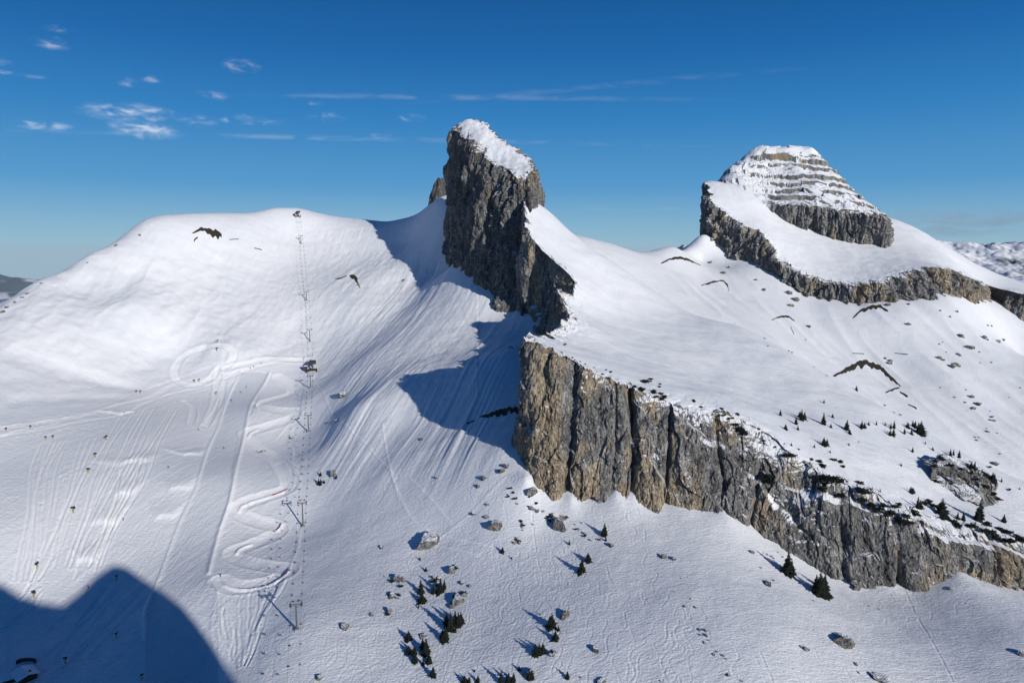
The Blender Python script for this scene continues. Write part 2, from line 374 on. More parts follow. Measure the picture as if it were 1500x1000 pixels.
for q in range(130):        # machine and ski tracks on the pistes
    px, py = (_r.uniform(30, 330), _r.uniform(590, 800)) if q % 2 else (_r.uniform(110, 300), _r.uniform(560, 720))
    p = hitb(px, py); n_ = int(_r.uniform(120, 600)); t = np.arange(n_) * .3; bend = _r.normal(0, .003)
    aa = math.radians(-110) + _r.normal(0, .22) + bend * t + .12 * np.sin(t / 19 + q); cx_, cy_ = p[0] + np.cumsum(np.cos(aa)) * .3, p[1] + np.cumsum(np.sin(aa)) * .3
    for of_ in ((-1.6, 1.6) if q % 3 == 0 else (0,)): stamp(cx_ - np.sin(aa) * of_, cy_ + np.cos(aa) * of_, _r.uniform(.12, .32))
fi, fj = (ny - RY0) / RS, (nx - RX0) / RS; kk = (fi > 1) & (fi < RH - 2) & (fj > 1) & (fj < RW - 2)
i0, j0 = fi[kk].astype(int), fj[kk].astype(int); a_, b_ = fi[kk] - i0, fj[kk] - j0
D[kk] += RAS[i0, j0] * (1 - a_) * (1 - b_) + RAS[i0 + 1, j0] * a_ * (1 - b_) + RAS[i0, j0 + 1] * (1 - a_) * b_ + RAS[i0 + 1, j0 + 1] * a_ * b_
# gully lines left of the piste
for pts, h in (([(0,508),(60,528),(120,545),(170,562),(225,572)], -3.2), ([(0,520),(70,545),(130,556),(200,572)], -2.2), ([(0,592),(60,585),(130,583),(200,580)], -2.0),
               ([(250,560),(285,525),(310,495)], -1.5), ([(190,545),(240,530),(270,528)], -1.2), ([(455,455),(420,490),(385,525)], -2.5), ([(350,530),(400,520),(450,490)], -1.5)):
    s, d, sg, t = near_path(pathw(pts), 40); D[s] += .55 * h * np.exp(-(d / 10) ** 2) * sstep(0, .1, t) * sstep(1, .85, t)
# cirque edges: tracks of groomed roads
loop = [(298,512),(330,510),(343,522),(335,535),(320,541),(307,556),(282,565),(262,560),(256,544),(266,528),(285,516),(298,512)]
road(loop, 4.2, -.5, .45, 1.0)
road([(-60,640),(0,630),(60,620),(130,608),(180,592),(220,583),(262,562),(330,552),(380,535),(420,528),(455,527)], 4.2, -.25, .2, .75)
road([(0,640),(50,632),(110,620),(180,608),(215,590),(260,575),(330,556),(372,540)], 3.0, -.2, .2, .6)
road([(320,541),(318,570),(312,600),(300,625)], 3.6, -.3, .3, .8)
road([(328,560),(322,590),(305,620)], 3.0, -.4, .4, .8)
road([(268,587),(283,600),(280,620)], 3.0, -.4, .4, .7)
road([(452,527),(400,526),(360,534),(330,541)], 4.0, -.3, .9, 1.0)
# edges of the groomed run
ridge([(352,545),(335,580),(322,620),(306,655),(292,700),(278,735),(262,770),(245,815),(232,850),(213,895),(211,935)], 1.1, .8, 1.0, False)
ridge([(395,546),(372,585),(360,625),(350,668),(342,705),(335,740),(322,775),(312,810),(305,840)], 1.4, 1.1, 1.0, False)
ridge([(700,440),(640,520),(600,560)], 1.5, .01)
# curved run with banked turns
course = [(408,552),(428,566),(428,576),(400,585),(376,593),(400,600),(430,603),(428,612),(400,622),(366,632),(362,640),(378,657),(400,668),(414,684),(424,703),(420,716),(392,726),(360,737),(348,748),
          (366,760),(395,768),(408,776),(392,788),(362,800),(343,808),(352,820),(385,828),(415,832),(420,838),(400,850),(365,859),(340,858),(322,850)]
s, d, sg, t = near_path(pathw(course), 18)
D[s] += (-.8 + .8 * (d / 7.2) ** 2) * (d < 7.2) + .3 * np.exp(-((d - 7.6) / 1.0) ** 2) + .12 * noise2(sg / 1.3, t * 60) * (d < 7); CH[s] = np.maximum(CH[s], (.75 + .5 * noise2(sg / 1.6, t * 40)) * np.exp(-(d / 8) ** 6))
for pts in ([(360,738),(376,732),(400,725),(420,717)], [(345,812),(352,803),(372,795)], [(322,852),(340,861),(365,863),(395,857),(418,842),(424,833)], [(350,750),(353,742),(362,737)],
            [(404,777),(411,771),(412,765)], [(362,641),(368,633),(380,627)], [(380,600),(374,594),(380,588)]):
    ridge(pts, 1.1, 1.3, .5)
for pts in ([(405,560),(422,572),(432,580)],[(430,610),(415,630),(402,645)],[(428,670),(432,700),(428,715)],[(440,775),(436,800),(425,830)],[(318,866),(312,900),(310,930),(318,975),(330,1000)],[(424,842),(400,880),(372,930),(350,980)]):
    ridge(pts, 1.1, .3, .7, False)
# banked lips of the snow park
for pts in ([(265,668),(280,664),(300,666)],[(243,718),(262,713),(285,714)],[(222,760),(243,754),(262,756)],[(172,684),(185,676),(205,673),(228,676)],[(165,722),(185,720),(200,722)],[(132,763),(152,762),(180,763)],
            [(108,823),(125,817),(148,818)],[(175,608),(185,604),(200,602)]):
    P = pathw(pts); s, d, sg, t = near_path(P, 30)
    
    yy = ny[s] - np.interp(nx[s], P[:, 0], P[:, 1]) 
    D[s] += sstep(0, .25, t) * sstep(1, .75, t) * sstep(29, 14, d) * 1.3 * np.where(yy < 0, np.exp(-(yy / 2.6) ** 2), np.exp(-(yy / 12) ** 2))
# bundles of piste-machine tracks
def bundle(A_, B_, n, w=.55, h=.55, seed=0):
    PA, PB = pathw(A_), pathw(B_); r_ = np.random.default_rng(seed); m = 40
    ra = lambda P: np.stack([np.interp(np.linspace(0, 1, m), np.linspace(0, 1, len(P)), P[:, k]) for k in (0, 1)], -1)
    PA, PB = ra(PA), ra(PB); tt = np.linspace(0, 1, m)
    for i in range(n):
        f = (i + r_.uniform(-.3, .3)) / (n - 1); q = PA * (1 - f) + PB * f
        q = q + (noise2(tt * 2.0, np.full(m, i * .37 + seed)) * 5)[:, None] * np.array([1.0, .2]) + (noise2(tt * 6.0, np.full(m, i * .81 + seed)) * 1.0)[:, None] * np.array([1.0, .2]); hk = r_.uniform(.4, 1.2)
        a, b = sorted(r_.integers(0, m, 2))
        if b - a < 9: a, b = 0, m - 1
        s, d, sg, t = near_path(q[a:b + 1], 3.0)
        if len(s): D[s] += -h * hk * np.exp(-(d / w) ** 2) + h * hk * .5 * np.exp(-((d - 1.3) / .5) ** 2); CH[s] = np.maximum(CH[s], .5 * np.exp(-((d - 1.3) / .8) ** 2))
bundle([(60,650),(42,690),(36,740),(30,800),(25,850)], [(150,640),(130,690),(112,740),(90,800),(60,850)], 16, seed=1)
bundle([(180,600),(150,650),(120,700),(95,760),(70,830)], [(265,600),(235,650),(210,700),(180,760),(150,830)], 14, seed=2)
bundle([(0,655),(60,640),(130,618),(190,605)], [(0,628),(60,615),(130,604),(190,590)], 8, .6, .5, seed=3)
bundle([(240,600),(280,590),(330,570),(360,545)], [(190,600),(240,580),(320,556),(350,540)], 7, .6, .5, seed=4)
bundle([(170,690),(160,740),(140,790),(110,850)], [(230,640),(205,700),(175,760),(140,840)], 6, seed=5)
bundle([(318,880),(325,920),(345,975)], [(415,850),(390,900),(360,975)], 12, .5, .4, seed=6)
bundle([(60,835),(30,870),(0,890)], [(60,870),(30,900),(0,920)], 6, .6, .5, seed=7)
# zig-zag tracks of tourers and long traverses
for pts in ([(350,640),(340,700)], [(590,395),(560,440),(520,480),(470,520)], [(570,690),(600,755),(640,780),(720,800)], [(560,620),(572,690),(585,735)], [(600,700),(660,765)], [(740,700),(690,750),(640,790)],
            [(455,455),(420,470),(400,485),(432,500),(400,510)], [(500,360),(508,375),(498,385),(512,398),(496,408),(508,418)], [(530,335),(525,350),(515,360),(500,372)],
            [(455,545),(475,580),(500,620),(540,655),(580,700)], [(400,500),(440,520)], [(402,440),(375,470),(355,495),(348,510)], [(424,400),(400,430),(380,455),(350,480)], [(340,505),(347,515),(338,525)],
            [(700,812),(650,800),(600,790)]):
    ridge(pts, .7, .3, .9, False)
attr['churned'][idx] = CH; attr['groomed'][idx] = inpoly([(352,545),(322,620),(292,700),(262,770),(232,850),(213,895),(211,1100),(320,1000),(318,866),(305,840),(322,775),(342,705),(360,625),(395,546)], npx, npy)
attr['stones'][idx] = sstep(560, 760, npy) * sstep(650, 720, npx) * sstep(900, 790, npy) * .9 + sstep(360, 400, npy) * sstep(1000, 1100, npx) * (npy < 640)
GZ[idx] += D * sstep(1450, 1250, GR[idx])
# far country
far = GR > 1900; wf = sstep(1900, 4000, GR[far]); fx_, fy_ = GX[far], GY[far]
GZ[far] += wf * (fbm2(fx_ / 1500, fy_ / 1500, 5, .5) * 110)
hl = far & (GR > 11000); GZ[hl] += sstep(11000, 16000, GR[hl]) * sstep(42000, 30000, GR[hl]) * np.maximum(fbm2(GX[hl] / 5200, GY[hl] / 5200, 4, .8) * 420 + 330, 0)
attr['forest'][:] = sstep(3500, 6000, GR) * sstep(-.45, -.15, fbm2(GX / 1500, GY / 1500, 6, 1.4)) * .95
M_SNOW = mat_ground(); M_MT = mat_mountain()
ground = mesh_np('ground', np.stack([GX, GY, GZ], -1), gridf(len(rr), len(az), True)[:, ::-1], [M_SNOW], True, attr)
tag(ground, 'snow covered bowl, pistes and slopes below the rock towers', kind='structure')

# ================================================================== ROCK TOWERS AND CLIFFS
def mesa(name, ring, extra, centre, amp=6.0, ledges=(), cracks=(), drop=.18, nv=150, nr=110, pil=24.0, dens=1.1, capfn=None, seed=0, overhang=0.0, vn=130.0, snowcap=0.0, fade=10.0, label='mountain', roll=None, ochre=None, capn=(30.0, .9), fac=.5, painted_shade=0.0):
    """ring: (px,py,Y, bx,by,bY, rock) going anticlockwise seen from above or not; bx None = world bottom right below"""
    T, B, RK = [], [], []
    for q in ring:
        t = np.array(q[0]) if q[0] is not None and len(np.shape(q[0])) else W(q[0], q[1], q[2])
        T.append(t)
        if len(q) > 3 and q[3] is not None:
            b = W(q[3], q[4], q[5]); b = b + (b - t) * drop
        else: b = t + np.array([0, 0, -120.0])
        B.append(b); RK.append(q[6] if len(q) > 6 else 1.0)
    T, B, RK = np.array(T), np.array(B), np.array(RK); n = len(T)
    U, UB, UR, UT = [], [], [], []
    for i in range(n):
        j = (i + 1) % n; pa = proj(*T[i]); pb = proj(*T[j]); vis = RK[i] + RK[j] > .5
        L = max(math.hypot(pa[0] - pb[0], pa[1] - pb[1]), 5); d3 = np.linalg.norm(T[i] - T[j])
        k = int(max(L * dens, d3 / 2.5)) if vis else int(max(d3 / 5, 6)); k = max(k, 5)
        for a in range(k):
            f = a / k; U.append(T[i] * (1 - f) + T[j] * f); UB.append(B[i] * (1 - f) + B[j] * f); UR.append(RK[i] * (1 - f) + RK[j] * f)
            UT.append(i + f)
    U, UB, UR, UT = np.array(U), np.array(UB), np.array(UR), np.array(UT); nu = len(U)
    def sm(a, k):
        ker = np.ones(2 * k + 1) / (2 * k + 1); e = np.concatenate([a[-k:], a, a[:k]])
        return np.convolve(e, ker, 'valid')
    for k in range(3): U[:, k] = sm(U[:, k], 4); UB[:, k] = sm(UB[:, k], 8)
    tan = np.roll(U, -6, 0) - np.roll(U, 6, 0); nrm = np.stack([tan[:, 1], -tan[:, 0]], -1)
    nrm /= np.linalg.norm(nrm, axis=1)[:, None] + 1e-9
    area = np.sum(U[:, 0] * np.roll(U[:, 1], -1) - np.roll(U[:, 0], -1) * U[:, 1])
    if area < 0: nrm = -nrm
    for k in (0, 1): nrm[:, k] = sm(nrm[:, k], 8)
    S = np.concatenate([[0], np.cumsum(np.linalg.norm(np.diff(U, axis=0), axis=1))])
    Zf = TPS(list(T) + [W(*e) if len(e) == 3 else np.array(e[:3]) for e in extra], 1e-6)
    cr_s = [(S[np.argmin(np.abs(UT - c[0]))], c[1], c[2], c[3] if len(c) > 3 else 0.0) for c in cracks]
    def disp(P, v, s):
        so = seed * 11.3
        x, y, z = P[..., 0], P[..., 1], P[..., 2]
        warp = 7 * noise3(x / 40 + so, y / 40, z / 70)
        sl = z * .22 * noise3(x / 120 + so, y / 120, z / 90); a = noise3((x + warp + sl) / pil + so, (y + warp) / pil, z / vn); b = noise3((x + warp) / (pil * .42), (y - warp + sl) / (pil * .42) + so, z / (vn * .35))
        d = amp * .75 * (np.minimum(np.abs(a) * 2.1, 1) ** .8 - .6) + amp * .34 * (np.minimum(np.abs(b) * 2.2, 1) ** .7 - .6)
        wx = 3.5 * noise3(x / 13, y / 13, z / 17 + so); wy = 3.5 * noise3(x / 13 + 5, y / 13, z / 17)
        d = d + amp * fac * facet3((x + wx) / 15, (y + wy) / 15, (z + wx + sl) / 30, seed) + amp * fac * .42 * facet3((x + wx) / 5.2, (y + wy) / 5.2, (z + wy) / 10, seed + 7)
        for (s0, dep, wd, slant) in cr_s:
            ds = np.abs(s - s0 - slant * (1 - v) - warp * .5 - 1.5 * noise3(x / 9, y / 9, z / 12)); dep = dep * (.45 + .55 * sstep(-.3, .2, noise3(x / 30 + s0, y / 30, z / 45))); d = d - dep * np.exp(-(ds / wd) ** 1.3)
        f1 = fbm3(x / 8 + so, y / 8, z / 15, 4); d = d + amp * .22 * f1 + amp * .16 * (np.minimum(np.abs(noise3(x / 5 + f1 * .6, y / 5, z / 34)) * 2.4, 1) ** .6 - .5) + amp * .25 * sstep(-.1, .25, noise3(x / 22 + so, y / 22, z / 26)) 
        d = d + .55 * (1 - 2 * np.abs(noise3(x / 2.2, y / 2.2, z / 5))) + .5 * noise3(x / 9, y / 9, z / 1.9)
        return d
    v = np.linspace(0, 1, nv)[:, None]
    ZT = Zf(U[:, 0], U[:, 1])
    P = np.empty((nv, nu, 3))
    for k in range(3): P[..., k] = UB[:, k] * (1 - v) + (ZT if k == 2 else U[:, k]) * v
    dd = disp(P, v, S[None, :])
    LS = 0.0
    for (u0, v0, u1, v1, w) in ledges:
        inside = sstep(min(u0, u1) - .15, min(u0, u1) + .1, UT) * sstep(max(u0, u1) + .15, max(u0, u1) - .1, UT)
        vl = v0 + (v1 - v0) * np.clip((UT - u0) / (u1 - u0), 0, 1) + (.02 * np.sin(UT * 9) + .05 * noise3(U[:, 0] / 17, U[:, 1] / 17, U[:, 2] / 17))[None, :]
        dd = dd - w * inside * sstep(vl - .02, vl + .02, v); LS = LS + inside * np.exp(-((v - vl) / .02) ** 2) * sstep(-.15, .3, noise3(U[:, 0] / 9, U[:, 1] / 9, U[:, 2] / 9 + 3))[None, :] * .6
    rk = UR[None, :] * np.ones((nv, 1))
    dd = dd * rk + overhang * rk * v
    rnd = 2.6 * (np.clip((v - .9) / .1, 0, 1) ** 2) * rk; dd = dd - rnd
    rl = np.interp(UT, [q[0] for q in roll], [q[1] for q in roll])[None, :] if roll else 0.0
    rn_ = .5 + noise3(U[:, 0] / 14, U[:, 1] / 14, U[:, 2] / 14 + 4)[None, :]
    dd = dd - rl * (.4 + rn_) * np.clip((v - .7) / .3, 0, 1) ** 1.6 * rk
    P[..., 0] += nrm[:, 0] * dd; P[..., 1] += nrm[:, 1] * dd
    topd = dd[-1]
    P[..., 2] += (Zf(P[-1, :, 0], P[-1, :, 1]) - ZT)[None, :] * v
    cx = np.array(centre, float)
    t = (np.arange(1, nr + 1) / nr)[:, None] ** 1.6; t[-1] = .9995
    Q = np.empty((nr, nu, 3))
    for k in (0, 1): Q[..., k] = U[:, k] * (1 - t) + cx[k] * t
    dist = np.linalg.norm(U[:, :2] - cx, axis=1)[None, :] * t
    ef = np.exp(-dist / fade); fd = topd[None, :] * ef
    Q[..., 0] += nrm[:, 0] * fd; Q[..., 1] += nrm[:, 1] * fd
    x, y = Q[..., 0], Q[..., 1]; Z = Zf(x, y)
    edge = ef * rk[:1]
    Z = Z + fbm2(x / capn[0], y / capn[0], 3, 2.2) * capn[1] * (1 - ef) + fbm2(x / 6, y / 6, 4, 1.2) * edge * 1.6 + facet3(x / 6, y / 6, Z / 6, seed) * edge * 2.0
    if capfn is not None: Z = capfn(x, y, Z, ef)
    Q[..., 2] = Z
    V = np.vstack([P.reshape(-1, 3), Q.reshape(-1, 3)]); nrow = nv + nr
    Fq = gridf(nrow, nu, True)
    if area < 0: Fq = Fq[:, ::-1]
    smf = np.repeat(np.arange(nrow - 1) >= nv + 3, nu)
    sn = np.concatenate([np.where(rk > .5, -.27 + .2 * fbm3(P[..., 0] / 30, P[..., 1] / 30, P[..., 2] / 18, 3) + LS + (.22 * np.clip((v - .74) / .26, 0, 1) * np.minimum(rl / 5, 1) if roll else 0), .8).ravel(), (np.clip(.5 - edge * 1.0 + snowcap, -.05, .6)).ravel()])
    oc = np.interp(UT, [q[0] for q in ochre], [q[1] for q in ochre]) if ochre else np.zeros(nu)
    o = mesh_np(name, V, Fq, [M_MT], smf, {'snow': sn, 'ochre': np.tile(oc, nrow), 'painted_shade': np.full(len(V), painted_shade)}); tag(o, label, kind='structure'); return o
def off(px, py, Y, dr, dz):        # a point on the far side of a rounded shoulder
    p = W(px, py, Y); return p + np.array([dr, 20.0, dz])
sil = [(1600,770,500),(1500,724,530),(1420,683,545),(1340,622,565),(1240,569,640),(1100,491,730),(960,430,800),(900,386,814),(845,347,824),(808,313,846)]
right = []
for q in sil:
    p = W(*q); c = np.array([190, 580.0]); u = p[:2] - c; u /= np.linalg.norm(u)
    if q[0] < 1000: u = np.array([.9, .42])
    right.append((p + np.array([u[0] * 28, u[1] * 28, -26.0]), 0, 0, None, 0, 0, 0.0))
ringB = [(786,297,868,800,320,880,0.3),(764,298,805,758,450,770,1),(771,340,742,762,455,752,1),(796,372,715,775,462,742,1),(828,398,695,785,470,720,1),(816,426,640,790,480,700,1),
 (836,463,590,800,490,660,1),(800,488,540,800,520,600,1),(779,490,500,752,640,485,1),(764,500,482,762,700,455,1),(784,506,468,785,716,436,1),(850,540,456,850,748,424,1),(918,570,450,915,744,420,1),
 (985,597,443,985,750,415,1),(1060,622,440,1050,756,412,1),(1130,655,430,1120,795,402,1),(1190,700,412,1190,838,388,1),(1250,727,402,1250,858,382,1),(1330,757,397,1330,866,381,1),
 (1420,787,398,1420,852,386,1),(1500,802,400,1500,868,388,1),(1600,832,405,1600,890,372,1),(1700,860,405,1700,900,380,.3)] + right
exB = [(x, y, Y) for x, y, Y in sil] + [(900,450,690),(1000,520,600),(1150,600,520),(1250,650,480),(1100,560,570),(1000,460,720),(850,400,724),(1400,720,460),(1300,690,455),(900,540,490),(830,440,642),
 (800,330,792),(1070,600,462)]
# right end of ring must come back round the shoulder
plateau = mesa('limestone_plateau', ringB, exB, (190, 585), amp=5.0, pil=38, vn=75, ochre=[(0,.3),(8,.6),(9,1.3),(13,1.0),(14,.3),(17,-.1),(19,.4),(24,.1)], nv=190, nr=150, dens=1.25, seed=1, label='tilted snow plateau ending in the long grey and ochre front cliff',
   cracks=[(10.75,9,3.6,-2),(11.7,4,1.6,3),(12.02,15,3.0,6),(13.0,6,1.8,-5),(13.9,6,1.6,9),(14.9,5,2,-8),(16.6,5,2,6),(17.7,8,2.6,5),(18.7,4,2,-3),(19.6,8,2.2,2),(7.4,10,8,0)],
   roll=[(0,0),(9,0),(10,1.5),(12.2,2.5),(13,4),(15,9),(17,9),(20,7),(23,6)],
   ledges=[(13.6,.80,15.7,.46,5),(12.05,.60,12.7,.5,2.0),(15.6,.78,17.6,.88,5),(2.5,.3,4.6,.2,8),(18.2,.82,20.5,.8,3)])
ringM = [(659,194,985,653,335,1010,1),(672,203,955,660,352,965,1),(690,216,925,672,390,880,1),(704,236,892,700,432,820,1),(733,248,862,735,466,768,1),(758,262,838,765,462,750,1),
 (773,266,832,776,300,800,1),(786,247,850,788,294,850,1),(786,241,878,792,300,890,1),(752,214,922,760,300,935,.8),(712,182,968,720,300,980,.8),(690,176,998,690,300,1010,.8),(668,182,1003,665,300,1015,.9)]
exM = [(682,176,985),(700,184,965),(724,202,935),(745,214,915),(768,231,890),(700,205,930),(730,232,895)]
mesa('rock_tower', ringM, exM, (-30, 915), amp=7.5, nv=210, nr=60, pil=22, dens=1.9, seed=2, vn=200, label='tall sheer rock tower with a slanting snow cap and a dark west wall', snowcap=-.27, fade=9, painted_shade=.3, capn=(11.0, 1.2), roll=[(0,2.5),(12,2.5)],
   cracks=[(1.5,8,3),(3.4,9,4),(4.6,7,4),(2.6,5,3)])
# the small rock shoulder behind the tower
mesa('rock_shoulder', [(630,288,1125,622,345,1120,1),(637,266,1120,630,350,1110,1),(647,262,1115,645,350,1105,1),(654,268,1140,656,330,1145,1),(642,264,1150,640,330,1160,1)], [(642,264,1130)], (W(642,264,1130)[0], 1130), painted_shade=.5, amp=2.4, nv=50, nr=20, pil=10,
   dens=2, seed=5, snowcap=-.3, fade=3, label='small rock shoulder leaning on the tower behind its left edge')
# ---- the second mountain, lower cliff band
ringL = [(1033,290,1170,1030,372,1160,1),(1052,306,1150,1050,379,1135,1),(1085,328,1120,1085,386,1105,1),(1114,345,1088,1112,389,1078,1),(1136,377,1050,1140,408,1043,1),(1180,404,1010,1180,436,1000,1),
 (1230,417,990,1235,445,980,1),(1290,414,975,1290,446,966,1),(1330,402,985,1340,438,978,1),(1390,394,1000,1390,436,990,1),(1432,414,1020,1430,443,1012,1),(1452,425,1075,1452,450,1080,1),(1470,422,1060,1470,490,1030,1),
 (1500,432,1030,1500,540,990,1),(1600,455,1020,1600,600,960,1),(1700,470,1040,1700,600,1000,.5)]
silL = [(1600,440,1130),(1500,419,1170),(1440,399,1215),(1380,362,1240),(1312,325,1270)]
bk = []
for q in silL + [(1200,312,1330),(1100,290,1340),(1052,278,1330)]:
    p = W(*q); c = np.array([540, 1120.0]); u = p[:2] - c; u /= np.linalg.norm(u); bk.append((p + np.array([u[0] * 35, u[1] * 35, -24.0]), 0, 0, None, 0, 0, 0.0))
exL = silL + [(1050,267,1228),(1040,281,1197),(1120,300,1190),(1150,322,1170),(1230,352,1130),(1300,358,1120),(1200,380,1060),(1300,385,1040),(1400,385,1090),(1100,290,1190)]
mesa('cliff_terrace', ringL + bk, exL, (530, 1125), amp=8.5, fac=.75, nv=90, nr=110, pil=26, dens=1.3, seed=3, label='snow terrace with a curving grey cliff band around the foot of the stepped peak', fade=8, vn=70, roll=[(0,3),(16,3)], ochre=[(0,0),(9,.6),(16,.3)],
   cracks=[(9.6,9,5),(5.5,5,4),(2.4,6,4),(11.2,12,12)])
# ---- its summit: cliff below, snow-covered strata above
ringS = [(1108,297,1195,1108,320,1192,.0),(1150,301,1172,1150,320,1168,1),(1180,303,1160,1180,336,1152,1),(1215,309,1145,1222,352,1132,1),(1240,312,1132,1245,350,1126,1),(1270,314,1122,1270,350,1118,1),(1297,317,1112,1299,360,1104,1),
 (1301,319,1140,1304,358,1140,1),(1300,317,1200,1302,350,1210,.5),(1262,300,1340,1262,340,1350,.3),(1195,262,1415,1195,330,1420,.3),(1120,262,1405,1110,330,1420,.3),(1044,279,1290,1034,310,1300,.0),(1060,285,1232,1056,310,1235,.0)]
exS = [(1100,232,1285),(1108,226,1285),(1190,217,1300),(1128,219,1292),(1120,236,1276),(1150,238,1272),(1180,236,1272),(1150,226,1280),(1140,217,1298),(1160,214,1310),(1182,216,1305),(1196,224,1295),(1197,236,1275),(1226,270,1240),(1061,251,1278),(1085,238,1280),
 (1105,262,1245),(1160,262,1235),(1205,288,1185),(1135,285,1212),(1160,240,1262),(1255,297,1190)]
def strata(x, y, Z, ef):
    Z = Z + 2.6 * facet3(x / 22, y / 22, Z / 22, 3)
    st = 15.5; w = Z + 5 * noise2(x / 60, y / 60, .2) + 3.0 * noise2(x / 14, y / 14, .9) + 7 * noise2(Z / 33, Z * 0 + .5) + .07 * (x - 500)
    k = np.floor(w / st); f = w / st - k; rs = .60 + .3 * noise2(k * 3.7, k * 0 + .4)
    g = (1 - rs) * np.clip(f / .76, 0, 1) + rs * sstep(.76, .90, f)
    m = sstep(-.42, -.02, fbm2(x / 34 + 3, y / 34 + k * 3.3, 3, 7.7) + .10)
    top = sstep(176, 170, Z)
    return Z + (g - f) * st * m * top * (1 - ef) - 1.3 * m * top * np.abs(facet3(x / 7, y / 7, Z / 5, 8)) + .5 * fbm2(x / 9, y / 9, 3, .2)
mesa('stepped_summit', ringS, exS, (500, 1215), amp=7.5, fac=.8, roll=[(0,4),(8,4)], nv=80, nr=260, pil=20, dens=2.0, seed=4, capfn=strata, snowcap=-.44, fade=5, label='domed summit of horizontal rock steps dusted with snow above a grey cliff', cracks=[(1.6,7,6),(2.4,8,5),(3.4,7,7),(4.3,6,4),(5.4,5,3)])
# outcrop on the lower right of the plateau
def outcrop(name, ring, centre, label, **k):
    return mesa(name, ring, [], centre, nv=50, nr=30, dens=2.5, **k, label=label)
pc = W(1412, 690, 470)
outcrop('rock_outcrop', [(1366,684,472,1362,706,462,1),(1372,674,478,1384,708,462,1),(1392,668,482,1400,722,455,1),(1408,680,478,1416,730,452,1),(1428,684,476,1436,734,450,1),(1446,698,470,1452,732,455,1),(1456,712,468,1460,738,458,1),
   (1440,688,492,1436,700,500,.5),(1405,668,498,1405,700,510,.5),(1380,668,492,1380,700,500,.5)],
   (W(1412,686,486)[0], 486), 'grey rock outcrop on the snow above the right end of the front cliff', amp=4.5, pil=16, seed=9, fac=1.0, snowcap=-.12, fade=6, roll=[(0,5),(4,2),(9,5)])
# far snowy range on the right horizon
def far_range():
    xs = np.linspace(900, 5200, 660); ys = np.linspace(3000, 6500, 340); X, Y = np.meshgrid(xs, ys)
    rid = 1 - np.abs(fbm2(X / 420, Y / 420, 5, 3.3)); base = np.interp(Y, [3000, 3600, 4300, 4700, 5400, 6500], [-330, -190, -75, 50, 20, -200])
    Z = base + (rid - .6) * 75 * sstep(3300, 4600, Y) + fbm2(X / 160, Y / 160, 4, 1.0) * 16 + facet3(X / 90, Y / 90, X * 0 + .5) * 5
    Z -= 500 * sstep(1300, 900, X) + 300 * sstep(4900, 5200, X)
    o = mesh_np('snowy_range', np.stack([X, Y, Z], -1).reshape(-1, 3), gridf(340, 660), [M_MT], True, {'snow': np.clip(noise2(X / 260, Y / 260, 3.1).ravel() * .5 - .12, -.3, .2)})
    tag(o, 'low snowy mountain range with dark rocks on the right horizon', kind='structure')
far_range()
# ================================================================== THINGS
import bmesh
from mathutils import Matrix
bpy.context.view_layer.update()
dg = bpy.context.evaluated_depsgraph_get()
def cast(px, py):
    d = Vector(ray(px, py)).normalized(); h, loc, nor, i, o, m = bpy.context.scene.ray_cast(dg, Vector((0, 0, 0)), d)
    return (loc if h else None), nor
def down(x, y, z=400):
    h, loc, nor, i, o, m = bpy.context.scene.ray_cast(dg, Vector((x, y, z)), Vector((0, 0, -1))); return loc
RND = random.Random(5)
m_bark = simple('spruce_bark', (.045, .032, .024), .9, scale=8); m_leaf = simple('spruce_needles', (.011, .016, .010), .85, var=.5, scale=1.2)
m_leaf2 = simple('dwarf_pine_needles', (.013, .018, .010), .85, var=.5, scale=1.2)
m_steel = simple('galvanised_steel', (.16, .17, .17), .5, .5); m_dark = simple('dark_metal', (.03, .032, .035), .6); m_yellow = simple('yellow_padding', (.42, .33, .06), .6)
m_white = simple('white_panel', (.6, .6, .6), .6); m_red = simple('red_cloth', (.42, .03, .02), .7); m_black = simple('black_cloth', (.02, .02, .025), .7); m_blue = simple('blue_cloth', (.03, .08, .25), .7)
m_skin = simple('skin', (.5, .3, .2), .6); m_wood = simple('weathered_timber', (.05, .032, .02), .85); m_glass = simple('dark_glass', (.02, .025, .03), .15)
m_roofsnow = simple('roof_snow', (.8, .81, .83), .6, var=.03); m_turf = simple('bare_winter_turf', (.035, .026, .015), .95, var=.5, scale=.6)
def bm_obj(name, bm, mat, parent=None, smooth=False):
    me = bpy.data.meshes.new(name); bm.normal_update(); bm.to_mesh(me); bm.free(); me.materials.append(mat)
    if smooth: me.polygons.foreach_set('use_smooth', [True] * len(me.polygons))
    o = bpy.data.objects.new(name, me); C.objects.link(o); o.parent = parent; return o
def box(bm, c, s, rot=None, bev=0):
    r = bmesh.ops.create_cube(bm, size=1); M = Matrix.Translation(c) @ (rot or Matrix.Identity(4)) @ Matrix.Diagonal((*s, 1))
    bmesh.ops.transform(bm, matrix=M, verts=r['verts'])
    if bev: bmesh.ops.bevel(bm, geom=list({e for v in r['verts'] for e in v.link_edges}), offset=bev, segments=1, affect='EDGES')
def tube(bm, a, b, r0, r1=None, n=8):
    a, b = Vector(a), Vector(b); r1 = r0 if r1 is None else r1; L = (b - a).length
    r = bmesh.ops.create_cone(bm, cap_ends=True, segments=n, radius1=r0, radius2=max(r1, .001), depth=L)
    M = Matrix.Translation((a + b) / 2) @ (b - a).to_track_quat('Z', 'Y').to_matrix().to_4x4()
    bmesh.ops.transform(bm, matrix=M, verts=r['verts'])
def empty(name, loc=(0, 0, 0), rz=0):
    o = bpy.data.objects.new(name, None); C.objects.link(o); o.location = loc; o.rotation_euler = (0, 0, rz); o.empty_display_size = .1; return o
